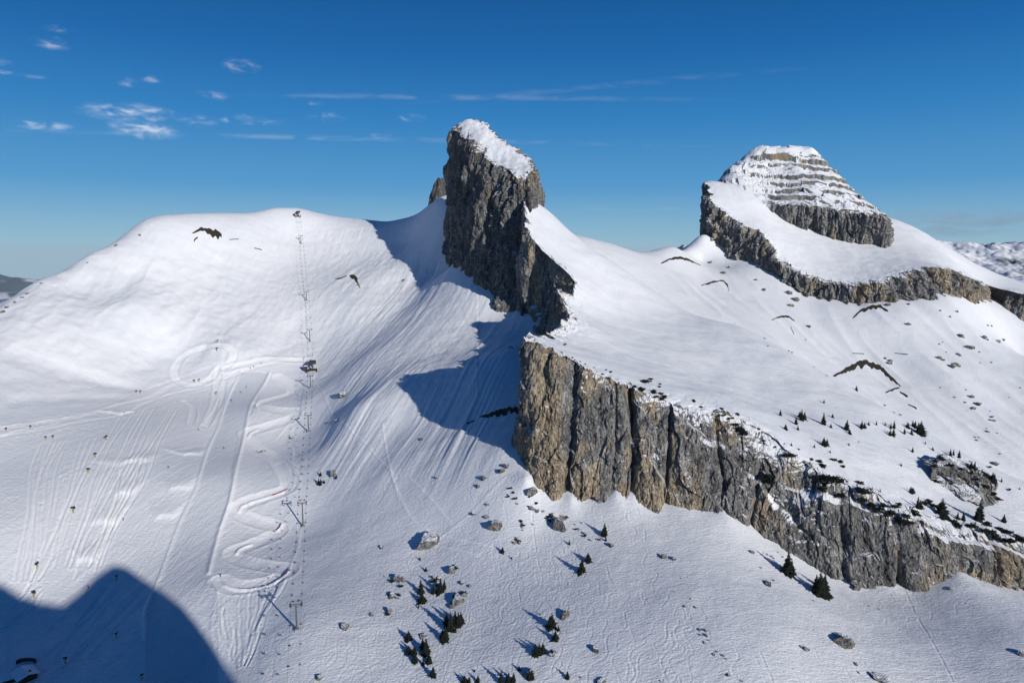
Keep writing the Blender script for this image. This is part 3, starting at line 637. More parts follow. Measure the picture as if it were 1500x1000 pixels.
def copy_tree(o, parent=None):
    c = o.copy(); C.objects.link(c); c.parent = parent
    for ch in list(o.children):
        copy_tree(ch, c)
    return c
# ---------------- conifers
def conifer(seed, wide=.26, whorls=17):
    r = random.Random(seed); root = empty('conifer'); bm = bmesh.new()
    lean = (r.uniform(-.02, .02), r.uniform(-.02, .02)); tube(bm, (0, 0, -.08), (lean[0], lean[1], .97), .028, .004, 7); bm_obj('trunk', bm, m_bark, root)
    bm = bmesh.new()
    for k in range(whorls):
        f = k / (whorls - 1); z = .05 + .93 * f; L = wide * (1 - f) ** .85 * r.uniform(.75, 1.15) + .02; nb = int(10 - 4 * f)
        for q in range(nb):
            if r.random() < .12: continue
            a = q / nb * 6.283 + r.uniform(-.4, .4) + k; l = L * r.uniform(.55, 1.15); dr = -.35 * l * r.uniform(.4, 1.3)
            u = Vector((math.cos(a), math.sin(a), 0)); v = Vector((-u.y, u.x, 0)); c = Vector((lean[0] * z, lean[1] * z, z + r.uniform(-.015, .015)))
            for tw in (-1, 1):       # two drooping sprays to each branch
                p0 = c + u * .005; p1 = c + u * l * .5 + v * tw * l * .30 + Vector((0, 0, dr * .5 + .012)); p2 = c + u * l + Vector((0, 0, dr)); p3 = c + u * l * .55 + Vector((0, 0, dr * .35 + .02))
                vs = [bm.verts.new(p) for p in (p0, p1, p2, p3)]; bm.faces.new(vs)
                p4 = p1 + Vector((0, 0, -.045)) - u * l * .1
                vs = [bm.verts.new(p) for p in (p0 + Vector((0, 0, -.02)), p4, p2 - u * l * .2)]; bm.faces.new(vs)
    tube(bm, (lean[0] * .9, lean[1] * .9, .9), (lean[0], lean[1], 1.03), .012, .001, 5)
    bm_obj('crown', bm, m_leaf, root); return root
def shrub(seed):
    r = random.Random(seed); root = empty('dwarf_pine'); bm = bmesh.new(); stems = []
    for k in range(5):
        a = r.uniform(0, 6.28); t = Vector((math.cos(a) * r.uniform(.15, .45), math.sin(a) * r.uniform(.15, .4), r.uniform(.25, .6))); tube(bm, (t.x * .2, t.y * .2, -.1), t, .035, .012, 5); stems.append(t)
    bm_obj('stem', bm, m_bark, root); bm = bmesh.new()
    for t in stems:
        for q in range(46):
            d = Vector((r.gauss(0, 1), r.gauss(0, 1), r.gauss(.25, .8))).normalized(); p = t + Vector((d.x * .26, d.y * .26, d.z * .2)) * r.uniform(.2, 1.1); s = r.uniform(.05, .12)
            u = Vector((r.gauss(0, 1), r.gauss(0, 1), r.gauss(0, .6))).normalized(); v = u.cross(d).normalized()
            bm.faces.new([bm.verts.new(x) for x in (p - u * s - v * s * .6, p + u * s - v * s * .5, p + d * s + v * s, p - u * s * .6 + v * s)])
    bm_obj('foliage', bm, m_leaf2, root); return root
protos = {'t': [conifer(1), conifer(2, .21, 19), conifer(3, .31, 15)], 's': [shrub(4), shrub(5)]}
used = set()
ORD = ['leftmost', 'second from left', 'third from left', 'fourth from left', 'fifth from left', 'sixth from left', 'seventh from left', 'eighth from left', 'ninth from left', 'tenth from left', 'eleventh from left', 'twelfth from left',
       'thirteenth from left', 'fourteenth from left', 'fifteenth from left', 'sixteenth from left', 'seventeenth from left', 'eighteenth from left', 'nineteenth from left', 'twentieth from left']
def ordinal(i, n):
    if n == 1: return 'single'
    if i == n - 1: return 'rightmost'
    return ORD[min(i, 19)]
def place(protoset, loc, s, rz, sxy=1.0):
    p = RND.choice(protoset)
    if p.name in used: o = copy_tree(p)
    else: used.add(p.name); o = p
    o.location = loc; o.scale = (s * sxy, s * sxy, s); o.rotation_euler = (0, 0, rz); return o
def depth_of(p): return p.y * CP - p.z * SP
def grow(lst, ox, oy, k, where, group, kind='t', cat='tree', word='dark conifer'):
    pts = sorted([(ox + x * k, oy + y * k, h * k) for x, y, h in lst])
    hit = [(px, py, h, cast(px, py)[0]) for px, py, h in pts]; hit = [q for q in hit if q[3] is not None and q[3].length < 1500]
    for i, (px, py, h, loc) in enumerate(hit):
        H = max(h / F * depth_of(loc) / .93, 1.1); kd = 's' if kind == 's' else 't'
        o = place(protos[kd], loc - Vector((0, 0, .15)), H * (.62 if kd == 's' else 1.06), RND.uniform(0, 6.28), RND.uniform(.9, 1.35) * (1.4 if kd == 't' else 1.5))
        tag(o, f'{word}, {ordinal(i, len(hit))} {where}', cat, group)
G8 = (540, 680, .32); G6 = (950, 450, .3667); G7 = (950, 680, .3667)
grow([(182,800,40),(182,862,35),(210,870,45),(212,902,40),(262,868,70),(250,845,50),(277,907,42),(250,915,25),(295,967,45)], *G8, 'of the lower left slope group', 'conifers on the open slope')
grow([(240,590,60),(245,630,42),(228,655,15),(295,590,38),(330,585,62),(345,572,45),(262,487,20),(235,437,18)], *G8, 'of the trees below the big square boulder', 'conifers on the open slope')
grow([(375,760,85),(395,735,65),(410,742,62),(425,730,55),(350,805,60),(340,790,40),(395,768,32),(360,740,60)], *G8, 'in the dense clump under the streaky rock', 'conifers on the open slope')
grow([(838,745,62),(855,802,42),(828,735,40),(868,760,25),(785,688,12)], *G8, 'beside the round rock in the middle slope', 'conifers on the open slope')
grow([(765,872,50),(782,868,50),(798,862,45),(840,870,30)], *G8, 'in the short row near the bottom middle', 'conifers on the open slope')
grow([(440,998,35),(460,1000,32),(500,995,34),(605,998,55),(640,996,46),(662,996,44),(735,985,50),(748,980,40),(690,940,22),(485,947,14),(910,978,36)], *G8, 'along the bottom edge of the snowfield', 'conifers on the open slope')
grow([(1078,327,56),(1085,350,22),(1005,442,38),(977,492,62),(613,402,26),(918,366,22),(655,432,14)], *G8, 'scattered below the pillar cliff', 'conifers below the cliff')
grow([(560,442,88),(568,436,55),(552,430,50),(685,522,86),(705,528,62),(672,500,58),(700,500,60)], *G7, 'of the trees at the foot of the right cliff', 'conifers below the cliff')
grow([(527,432,22),(547,488,22),(588,467,28),(597,490,20),(612,452,42),(622,448,30),(604,440,25)], *G6, 'in the left cluster on the plateau', 'conifers on the plateau')
grow([(700,468,44),(735,440,16),(728,480,16),(792,490,38),(803,505,18),(852,482,26),(862,480,20),(880,470,15),(910,470,18)], *G6, 'in the middle row on the plateau', 'conifers on the plateau')
grow([(945,472,14),(968,485,24),(980,483,30),(965,512,24),(978,512,28),(1022,505,22),(1035,482,22),(1050,508,24),(1055,475,24),(1064,480,26),(1076,502,40),(1086,506,48),(1092,508,36)], *G6, 'at the dense right end of the plateau row', 'conifers on the plateau')
grow([(700,552,32),(712,552,26),(662,560,14),(800,550,10),(840,540,9),(725,580,12),(570,552,12),(700,382,14),(830,332,18)], *G6, 'of the lone trees amid the plateau', 'conifers on the plateau')
grow([(1105,546,12),(1135,570,14),(1055,578,20),(1205,592,26),(1218,590,22),(1240,600,28),(1290,640,26),(1302,648,32),(1340,672,16),(1350,675,14),(1375,686,26),(1382,684,22),(1410,697,16),(1482,727,12)], *G6, 'along the right skyline of the plateau', 'conifers on the plateau')
grow([(1047,742,28),(1055,738,20),(1075,803,46),(1085,800,30),(1170,828,62),(1162,820,40),(1235,846,28),(1258,852,38),(1320,852,82),(1312,850,50),(1418,858,32),(1008,632,10)], *G6, 'above the right cliff edge', 'conifers above the cliff edge')
grow([(10,297,12),(45,320,14),(185,378,14),(178,378,10),(275,420,12),(300,418,15),(322,448,16),(335,445,14),(358,432,12),(442,488,10),(20,345,20),(50,370,22),(30,360,18),(305,432,10)], *G6, 'along the middle cliff edge', 'bushes along the cliff edge', 's', 'bush', 'small dark bush')
grow([(345,475,24),(365,500,34),(380,505,26),(355,490,22),(460,535,14),(505,560,14),(600,568,10)], *G6, 'of the bushes left of the snow ramp', 'bushes along the cliff edge', 's', 'bush', 'dark low bush')
grow([(470,690,50),(485,705,44),(545,600,34),(570,598,30),(650,610,18),(685,620,26),(700,640,30),(740,612,20),(765,620,22),(780,640,22),(700,700,55),(725,700,60),(745,705,50),(690,735,40),(757,757,28),(772,757,34)], *G6, 'on the snow ramp over the cliff', 'bushes along the cliff edge', 's', 'bush', 'dark dwarf pine')
grow([(840,735,36),(855,745,48),(845,705,26),(860,780,40),(890,800,40),(910,815,44),(935,800,36),(960,830,40),(985,800,26),(1010,860,36),(1000,790,22),(1040,870,40),(1030,840,34),(1060,830,36)], *G6, 'where the ledge meets the right cliff', 'bushes along the cliff edge', 's', 'bush', 'dwarf pine')
grow([(1110,790,26),(1125,782,28),(1140,800,30),(1180,850,30),(1215,860,30),(1240,880,34),(1290,880,34),(1330,900,36),(1350,870,30),(1365,905,40),(1390,930,40),(1405,890,28),(1430,905,36),(1440,940,40),(1470,925,36),(1490,940,40)], *G6, 'at the far right cliff edge', 'bushes along the cliff edge', 's', 'bush', 'dwarf pine')
grow([(232,655,20),(222,698,30),(232,702,32),(308,668,24),(250,692,20)], 400, 500, .3, 'by the rock beside the lift line', 'trees beside the lift')
grow([(432,192,14),(465,248,12),(475,258,10),(630,310,14),(610,300,10),(500,265,10),(560,290,9),(520,275,9),(595,320,14),(625,335,12),(420,225,10)], 680, 440, .34, 'along the top of the pillar cliff', 'bushes along the cliff edge', 's', 'bush', 'tiny dark bush')
grow([(775,355,28),(790,350,20),(803,342,18),(843,362,14),(815,395,24),(770,390,30),(735,375,22),(860,420,26),(850,405,20),(990,432,16),(1022,462,18),(1088,475,14),(1112,470,18),(1115,500,20),(1135,485,14),(1178,490,16),(1185,560,34),(1210,580,30),(1100,500,16)], 680, 440, .34, 'on the edge right of the ochre pillars', 'bushes along the cliff edge', 's', 'bush', 'low dark bush')
grow([(1140,640,26),(1150,620,22),(1165,605,24),(1180,612,20),(1210,635,22),(1250,650,20),(1285,665,24),(1310,690,20),(1345,720,26),(1375,750,26),(1395,770,24),(1440,730,16),(1150,700,24),(1360,640,16)], *G6, 'of the bushes around the rock outcrop', 'bushes along the cliff edge', 's', 'bush', 'dark bush')
grow([(648,112,16),(660,130,14),(640,150,14),(672,160,18),(700,262,16),(705,282,18),(690,355,20),(672,345,16),(820,245,22),(830,262,24),(905,245,16),(945,300,16),(990,330,16),(1055,345,14),(770,180,16),(735,150,14)], *G8, 'scattered just below the left cliff foot', 'bushes below the cliff', 's', 'bush', 'small dark shrub')
grow([(110,540,26),(150,560,22),(95,600,22),(140,600,20),(300,540,24),(320,560,26),(400,480,22),(395,610,30),(420,600,26),(440,590,22),(380,640,24),(85,690,20)], *G8, 'growing among the rocks of the lower slope', 'bushes below the cliff', 's', 'bush', 'small dark shrub')
# ---------------- boulders
def rock_mesh(seed, sharp):
    r = np.random.default_rng(seed); bm = bmesh.new(); bmesh.ops.create_icosphere(bm, subdivisions=5, radius=1.0)
    V = np.array([v.co[:] for v in bm.verts])
    for k in range(sharp):
        n = r.normal(size=3); n /= np.linalg.norm(n); d = r.uniform(.45, .8); h = V @ n - d; V = V - np.maximum(h, 0)[:, None] * n * .93
    V *= (1 + .16 * fbm3(V[:, 0] * 1.6 + seed, V[:, 1] * 1.6, V[:, 2] * 1.6, 4) + .04 * noise3(V[:, 0] * 9, V[:, 1] * 9, V[:, 2] * 9))[:, None]
    for v, c in zip(bm.verts, V): v.co = c
    o = bm_obj('boulder', bm, M_MT, None, False); at = o.data.attributes.new('snow', 'FLOAT', 'POINT'); at.data.foreach_set('value', np.full(len(V), -.24, np.float32)); return o
rocks = [rock_mesh(s, k) for s, k in ((1, 9), (2, 12), (3, 7), (4, 14), (5, 10))]; rused = set()
def stones(lst, ox, oy, k, where, group='boulders in the snow', word='grey boulder'):
    pts = sorted([(ox + q[0] * k, oy + q[1] * k, q[2] * k, q[3] if len(q) > 3 else 1.0) for q in lst])
    hit = [(px, py, h, a, cast(px, py)[0]) for px, py, h, a in pts]; hit = [q for q in hit if q[4] is not None and q[4].length < 1500]
    for i, (px, py, h, a, loc) in enumerate(hit):
        s = max(h / F * depth_of(loc) * .46, .5); p = RND.choice(rocks)
        if p.name in rused: o = p.copy(); C.objects.link(o)
        else: rused.add(p.name); o = p
        o.location = loc + Vector((0, 0, s * .12)); o.scale = (s * 1.08, s * RND.uniform(.8, 1.1), s * a * RND.uniform(.75, .95)); o.rotation_euler = (RND.uniform(-.3, .3), RND.uniform(-.3, .3), RND.uniform(0, 6.28))
        tag(o, f'{word}, {ordinal(i, len(hit))} {where}', 'rock', group)
stones([(265,365,125,1.0)], *G8, 'huge block in open snow left of the pillar cliff', word='grey angular boulder')
stones([(575,285,85,1.2)], *G8, 'with a snow cap just right of the huge block', word='tilted dark boulder')
stones([(875,290,70,1.8),(862,240,60,.8),(890,250,40,.8)], *G8, 'of the upright rocks under the pillar cliff', word='dark craggy rock')
stones([(745,132,62,1.1)], *G8, 'against the left foot of the pillar cliff', word='rounded pale boulder')
stones([(540,243,28),(483,227,28),(545,185,20),(60,380,30),(15,688,15),(75,512,12),(655,110,18),(640,140,14),(680,180,12)], *G8, 'of the small ones left of the pillar cliff')
stones([(750,205,50,.5),(770,215,40,.5),(738,195,30,.5),(800,215,20,.6),(753,276,14),(700,268,14),(702,288,16),(704,300,12),(685,350,22),(668,360,26),(690,362,22),(676,335,14)], *G8, 'scattered below the left foot of the cliff', word='dark rock')
stones([(960,297,20),(990,318,26),(1018,347,20),(1110,375,32),(1130,428,8),(975,268,14),(945,275,12),(905,240,14)], *G8, 'of those below the middle of the cliff')
stones([(135,530,66,.9),(105,605,52,.8),(92,678,46,.9),(160,535,30),(130,610,26),(95,590,20)], *G8, 'just left of the tree groups', word='speckled boulder')
stones([(300,520,30),(325,525,34),(385,490,50,1.2),(400,465,20),(430,543,26),(466,558,22),(408,622,76,.9),(430,600,44),(385,648,40)], *G8, 'of the rocks above the dense tree clump')
stones([(905,690,52,1.1),(888,700,34,1.2)], *G8, 'beside the trees in the middle slope', word='round dark boulder')
stones([(835,872,36),(848,862,26),(1040,852,46,1.1),(730,962,58,1.0),(745,950,40),(970,975,14),(1065,993,56,.7),(245,790,30),(255,780,24)], *G8, 'of the rocks near the bottom middle')
stones([(1355,425,40,.8),(1335,415,18),(1395,432,28),(1400,583,10),(1430,520,8)], *G8, 'below the middle of the front cliff')
stones([(100,380,24),(415,352,28,1.2),(447,412,12),(478,482,42,.9),(470,470,26),(498,462,14),(145,568,18),(168,537,10),(190,572,16)], *G7, 'on the snow below the right cliff')
stones([(205,660,16),(206,680,14),(230,665,18),(232,685,18),(225,712,14),(240,703,10),(262,760,14),(275,748,10),(298,765,14),(308,775,10),(320,842,20),(372,865,12),(48,865,10)], *G7, 'in the line on the lower slope', word='dark stone')
stones([(775,715,84,.9),(752,680,40,.9)], *G7, 'of the pair in the lower right snow', word='dark boulder')
stones([(630,738,28),(610,730,14),(830,798,22),(840,832,12),(930,862,80,.5),(905,850,50,.6),(1490,757,44,1),(1270,555,8),(920,578,12)], *G7, 'of the rocks in the lower right corner')
stones([(828,498,44,.9),(820,472,30),(1208,498,34,.4),(880,565,8),(660,545,10)], *G7, 'close under the right cliff')
stones([(460,352,12),(475,360,12),(490,368,14),(500,376,10),(516,350,10),(535,370,12)], *G7, 'of the stones along the foot of the cliff', word='small stone')
stones([(1252,118,34),(1240,112,24),(1283,162,38,.8),(1340,125,26),(1352,130,18),(1397,138,28),(1418,133,18),(1370,75,12),(1355,73,10)], *G6, 'under the shadowed cliff, far slope')
stones([(1160,205,24),(1175,210,18),(1215,240,30),(1232,232,28),(1240,190,20),(1190,180,9),(1160,148,12),(1175,140,8),(1322,180,10),(1325,222,8),(1370,222,10)], *G6, 'of the stones on the upper far slope')
stones([(1317,390,34,.8),(1297,405,32,.6),(1290,360,22),(1265,380,12),(1222,360,18,.6),(1268,330,10),(1370,452,30,.6),(1370,438,18),(1385,628,36,.7),(1405,585,12),(1355,497,16),(1352,485,10),(1393,503,9),(1310,532,12),(1305,520,10),(1320,520,8),(1485,322,10),(1365,415,8),(1440,360,7),(1165,320,8)], *G6, 'on the lower far slope')
stones([(640,78,24),(628,130,9),(1038,70,26,.7),(1230,18,14),(1205,40,14),(1165,15,12),(960,225,26),(945,205,14),(965,215,20),(463,125,12),(478,155,10),(560,175,10),(572,182,10),(660,238,9),(712,273,8),(345,65,6),(945,392,14),(980,420,10),(1005,430,12)], *G6, 'around the bare strips beyond the plateau')
stones([(503,580,18),(493,617,8),(488,694,16),(427,641,10),(506,918,16),(545,900,8),(469,992,12),(674,538,8),(749,509,8),(618,644,8),(591,411,7),(525,418,5),(640,700,6),(380,662,10)], 0, 0, 1, 'of those strewn right of the lift')
stones([(708,702,12),(700,712,9),(735,690,14),(742,684,12),(160,700,0.1)], 0, 0, 1, 'under the left corner of the cliff')
stones([(170,360,8),(205,345,5),(128,385,4),(70,405,5),(60,415,5),(40,430,8),(33,436,7),(22,443,6),(10,450,7),(4,457,7),(3,440,6)], 0, 0, 1, 'of the rocks along the left ridge')
stones([(1155,430,12),(1165,440,12),(1158,448,10),(1172,425,14),(1182,432,10),(1040,385,8),(1060,400,8),(1068,392,6),(1120,425,8),(1107,410,6),(1310,440,10),(1240,445,8),(1300,447,10),(1330,446,8)], 0, 0, 1, 'of the rocks under the curving cliff band')
# ---------------- strips of bare ground where the snow has slid
def strip(pts, wid, where, dark=False):
    n = len(pts); L = [0]
    for i in range(1, n): L.append(L[-1] + math.hypot(pts[i][0] - pts[i - 1][0], pts[i][1] - pts[i - 1][1]))
    m = max(int(L[-1] / .8), 6); V = []; k = 7
    for i in range(m + 1):
        t = L[-1] * i / m; x = np.interp(t, L, [p[0] for p in pts]); y = np.interp(t, L, [p[1] for p in pts]); w_ = np.interp(t, L, wid)
        j0 = .14 * w_ * noise2(np.array([x * .9]), np.array([3.3]))[0]; j1 = j0 + .35 * w_ * noise2(np.array([x * .16]), np.array([y * .1 + 9]))[0]; j2 = .6 * w_ * noise2(np.array([x * .21 + 5]), np.array([y * .1]))[0]
        for q in range(k):
            f = q / (k - 1); yy = y - w_ * .5 - j1 + (w_ + j1 + j2) * f; loc, nor = cast(x, yy)
            if loc is None or loc.length > 1600: return
            e = .45 * math.sin(math.pi * f) * (1 if 0 < i < m else 0) - (.25 if q in (0, k - 1) or i in (0, m) else 0); V.append(loc + Vector((0, -.15, e)))
    o = mesh_np('bare_ground', [v[:] for v in V], gridf(m + 1, k), [m_turf], False); tag(o, 'strip of bare brown turf showing through the snow ' + where, kind='structure')
for pts, wd, wh in (([(281,342),(290,338),(298,336),(312,340),(325,347)], [1,6,9,11,8], 'near the crest above the bowl'), ([(284,352),(290,347)], [5,2], 'under the dark patch above the bowl'),
    ([(106,387),(118,384),(128,382),(136,384),(146,389)], [.8,2.2,2.6,1.8,.8], 'on the left ridge'), ([(491,409),(500,407),(508,404)], [1.5,2.2,1.5], 'left of the lit runnels'), ([(512,403),(519,407),(524,409)], [3,10,7], 'on the lit runnels'), ([(520,409),(524,414),(528,423)], [7,7,1], 'hanging below the patch on the runnels'),
    ([(702,611),(715,608),(730,604),(745,601),(766,597)], [1.5,6,10,12,9], 'in the shadow left of the pillar cliff'), ([(684,620),(695,616)], [3,2], 'at the edge of the shadow left of the pillar cliff'),
    ([(968,386),(980,380),(995,378),(1005,379),(1027,389)], [1.5,4,5,4,1.2], 'left below the curving cliff'), ([(1027,418),(1045,413),(1060,411),(1066,418),(1068,428)], [1.2,3,4,4,2], 'under the left part of the curving cliff'),
    ([(1130,469),(1145,463),(1155,464),(1164,470)], [1,3,3,1.5], 'beyond the ridge of the plateau'), ([(1158,478),(1163,490)], [2,3], 'on the hump beyond the plateau'), ([(1249,466),(1260,455),(1275,450),(1290,449),(1301,456)], [1.5,5,6,5,3], 'in the middle of the far slope'),
    ([(1220,551),(1240,541),(1258,534),(1270,531),(1290,540),(1305,553),(1320,566)], [2,7,9,10,8,7,2], 'bent like a roof beyond the plateau'), ([(1297,575),(1310,569),(1318,568)], [1.5,3,2.5], 'under the bent strip'), ([(1318,574),(1330,581)], [4,3], 'right under the bent strip'), ([(1330,592),(1343,598)], [1.5,3], 'lowest on the far slope'),
    ([(1248,517),(1266,518)], [1,1], 'above the bent strip'), ([(1310,517),(1330,519)], [1,1.2], 'right above the bent strip'), ([(372,363),(384,366)], [1,1], 'on the crest slope'), ([(335,351),(350,350)], [.8,.8], 'beside the dark patch above the bowl')):
    strip(pts, wd, wh)
# ---------------- chairlift
line_px = [(435,922,37),(444,771,34),(452,632,23),(455,568,17),None,(454,500,16),(449,440,12),(441,357,11)]
lp = []
for q in line_px:
    px, py, h = q if q else (455, 540, 0)
    loc, _ = cast(px, py); lp.append([loc, (h / F * depth_of(loc) * 1.1) if h else 7.0])
top, _ = cast(437, 316); lp.append([top, 7.0])
dir0 = (lp[1][0] - lp[0][0]); dir0.z = 0; dir0.normalize(); b0 = lp[0][0] - dir0 * 110; g0 = down(b0.x, b0.y, -100) or b0; lp.insert(0, [g0, 15.0])
def heading(i):
    a = lp[max(i - 1, 0)][0]; b = lp[min(i + 1, len(lp) - 1)][0]; d = b - a; return math.atan2(d.y, d.x)
def pylon(loc, H, rz, label, floods=False):
    root = empty('lift_pylon', loc, rz); bm = bmesh.new(); tube(bm, (0, 0, -1.5), (0, 0, H - .6), .62, .36, 12); bm_obj('mast', bm, m_steel, root)
    bm = bmesh.new(); box(bm, (0, 0, .1), (2.4, 2.4, 1.4), bev=.1); bm_obj('footing', bm, simple('concrete', (.25, .25, .24), .9) if 'concrete' not in bpy.data.materials else bpy.data.materials['concrete'], root)
    bm = bmesh.new(); box(bm, (0, 0, H - .5), (.5, 6.6, .5)); box(bm, (0, 0, H - 1.3), (.35, 2.4, .3)); tube(bm, (0, -2.8, H - .5), (0, 0, H - 1.7), .1); tube(bm, (0, 2.8, H - .5), (0, 0, H - 1.7), .1)
    for s in (-2.6, 2.6):
        tube(bm, (0, s, H - .3), (0, s, H + 1.3), .09); 
    tube(bm, (0, -2.6, H + 1.3), (0, 2.6, H + 1.3), .09); bm_obj('crossarm', bm, m_steel, root)
    for s in (-2.7, 2.7):
        bm = bmesh.new(); box(bm, (0, s, H), (3.6, .18, .3))
        for k in range(6): tube(bm, (-1.6 + k * .64, s - .12, H + .12), (-1.6 + k * .64, s + .12, H + .12), .24, n=10)
        box(bm, (0, s * 1.16, H - .25), (3.4, .5, .06)); bm_obj('sheave_train', bm, m_dark, root)
    bm = bmesh.new()
    for s in (-.22, .22): tube(bm, (-.7, s, 0), (-.45, s, H - .6), .035, n=5)
    for k in range(int(H / .6)): f = k * .6 / H; tube(bm, (-.7 + .25 * f, -.22, k * .6), (-.7 + .25 * f, .22, k * .6), .025, n=4)
    bm_obj('ladder', bm, m_steel, root)
    if floods:
        for s in (-1.5, 1.5):
            bm = bmesh.new(); box(bm, (-.3, s, H + 1.7), (.3, 1.2, .8)); bm_obj('sign_box', bm, m_dark, root)
    tag(root, label, 'lift pylon', 'pylons of the chairlift')
names = ['steel lift pylon below the lower edge, first of the line', 'tall steel lift pylon nearest the front with a long shadow, its head boxed', 'tall steel lift pylon beside the lower bends of the curved run', 'steel lift pylon beside the upper bends of the curved run', 'short steel lift pylon just below the middle station',
         None, 'slim lift pylon just above the middle station', 'slim lift pylon at mid height of the steep upper slope', 'small lift pylon just below the summit station', None]
heads = []
for i, (loc, H) in enumerate(lp):
    rz = heading(i)
    if names[i]: pylon(loc, H, rz, names[i], i in (1, 2))
    heads.append((loc + Vector((0, 0, H + .3)), Vector((-math.sin(rz), math.cos(rz), 0))))
def station(loc, rz, s, label):
    root = empty('lift_station', loc, rz); root.scale = (s, s, s)
    bm = bmesh.new(); box(bm, (0, 0, 6.3), (11, 6.2, 2.2), bev=.5); bm_obj('drive_housing', bm, m_dark, root)
    bm = bmesh.new(); 
    for x in (-3.4, 3.0): tube(bm, (x, 0, -2), (x, 0, 5.3), .7, .6, 10)
    box(bm, (-3.4, 0, 5), (1.4, 4.5, .5)); bm_obj('column', bm, m_steel, root)
    bm = bmesh.new(); tube(bm, (5.2, 0, 4.7), (5.2, 0, 5.1), 2.7, n=24); bm_obj('bull_wheel', bm, m_steel, root)
    cab = empty('control_cabin'); bpy.data.objects.remove(cab)
    bm = bmesh.new(); box(bm, (-1, 6.2, 1.2), (4.2, 3.0, 3.6), bev=.08); c = bm_obj('control_cabin', bm, m_wood, root)
    bm = bmesh.new(); box(bm, (-1, 4.66, 1.8), (2.8, .06, 1.1)); box(bm, (1.13, 6.2, 1.8), (.06, 2.0, 1.1)); bm_obj('window', bm, m_glass, c)
    bm = bmesh.new(); box(bm, (-1, 6.2, 3.2), (4.8, 3.6, .5), bev=.15); bm_obj('roof', bm, m_roofsnow, c)
    bm = bmesh.new(); box(bm, (-6.5, 3.8, -.2), (7, .3, 2.4)); box(bm, (-6.5, -3.8, -.2), (7, .3, 2.4)); box(bm, (-6.5, 0, .6), (7, 7.4, .2)); bm_obj('platform', bm, m_wood, root)
    tag(root, label, 'lift station')
station(lp[5][0] + Vector((2.5, 0, 0)), heading(5), 1.25, 'dark middle lift station at the end of the bright snow road')
station(lp[9][0], heading(9), 1.0, 'small dark summit lift station on the snowy crest')
mcab = bmesh.new()
for side, w_ in ((-1, 'right-hand'), (1, 'left-hand')):
    bm = bmesh.new(); pts = []
    for i in range(len(heads) - 1):
        a = heads[i][0] + heads[i][1] * 2.7 * side; b = heads[i + 1][0] + heads[i + 1][1] * 2.7 * side; L = (b - a).length; n = max(int(L / 6), 4); sag = .018 * L
        for k in range(n + (1 if i == len(heads) - 2 else 0)):
            f = k / n; p = a.lerp(b, f); p.z -= 4 * sag * f * (1 - f); pts.append((p, i, (b - a).normalized()))
    for k in range(len(pts) - 1): tube(bm, pts[k][0], pts[k + 1][0], .035, .035, 5)
    o = bm_obj('haul_cable', bm, m_dark); tag(o, f'{w_} steel cable of the chairlift running up to the crest', 'cable', 'cables of the chairlift')
    acc = 0; nxt = 5
    for k in range(len(pts) - 1):
        p, q = pts[k][0], pts[k + 1][0]; L = (q - p).length
        while acc + L > nxt:
            pos = p.lerp(q, (nxt - acc) / L); nxt += 13.5
            if nxt > 40000: break
            pr_ = proj(pos.x, pos.y, pos.z)
            if pr_[1] > 1015: continue
            if 'chair0' not in globals():
                bc = bmesh.new(); tube(bc, (0, 0, .1), (0, 0, -2.2), .05, n=6); box(bc, (0, 0, -2.2), (.08, 2.0, .08))
                for s_ in (-1, 1): tube(bc, (0, s_, -2.2), (.15, s_, -3.35), .045, n=5)
                box(bc, (.1, 0, -3.35), (.6, 2.1, .12)); box(bc, (-.22, 0, -2.95), (.1, 2.1, .75)); box(bc, (.45, 0, -3.8), (.08, 1.9, .08)); chair0 = bm_obj('lift_chair', bc, m_dark); c = chair0
            else: c = chair0.copy(); C.objects.link(c)
            c.location = pos; c.scale = (.62, .62, .62); d = pts[k][2]; c.rotation_euler = (0, 0, math.atan2(d.y, d.x) + (0 if side < 0 else math.pi))
            sp = ['below the lowest visible pylon', 'between the two lowest pylons', 'over the bends of the curved run', 'below the short pylon under the middle station', 'next to the middle station', 'just above the middle station', 'on the lower part of the steep upper slope', 'on the upper part of the steep slope', 'close to the summit station'][pts[k][1]]
            tag(c, f'small dark chair on the {w_} cable {sp}', 'lift chair', 'chairs of the chairlift')
        acc += L
# ---------------- snow guns
def snow_gun():
    root = empty('snow_gun'); bm = bmesh.new(); tube(bm, (0, 0, -.5), (0, 0, 2.0), .45, n=10); bm_obj('padding', bm, m_yellow, root)
    bm = bmesh.new(); tube(bm, (0, 0, 2.2), (0, 0, 3.1), .16); box(bm, (0, 0, 3.1), (.3, 1.3, .15)); bm_obj('mast', bm, m_steel, root)
    bm = bmesh.new(); tube(bm, (-.8, 0, 3.5), (.9, 0, 3.8), .62, .5, 14); tube(bm, (.88, 0, 3.79), (1.0, 0, 3.82), .6, .6, 14); b = bm_obj('fan_barrel', bm, m_dark, root)
    bm = bmesh.new(); tube(bm, (-.86, 0, 3.49), (-.78, 0, 3.5), .66, .66, 14); bm_obj('grille', bm, m_dark, b)
    bm = bmesh.new(); box(bm, (-.1, .85, 3.2), (.8, .4, .9)); bm_obj('compressor_box', bm, m_dark, root); return root
gun = None
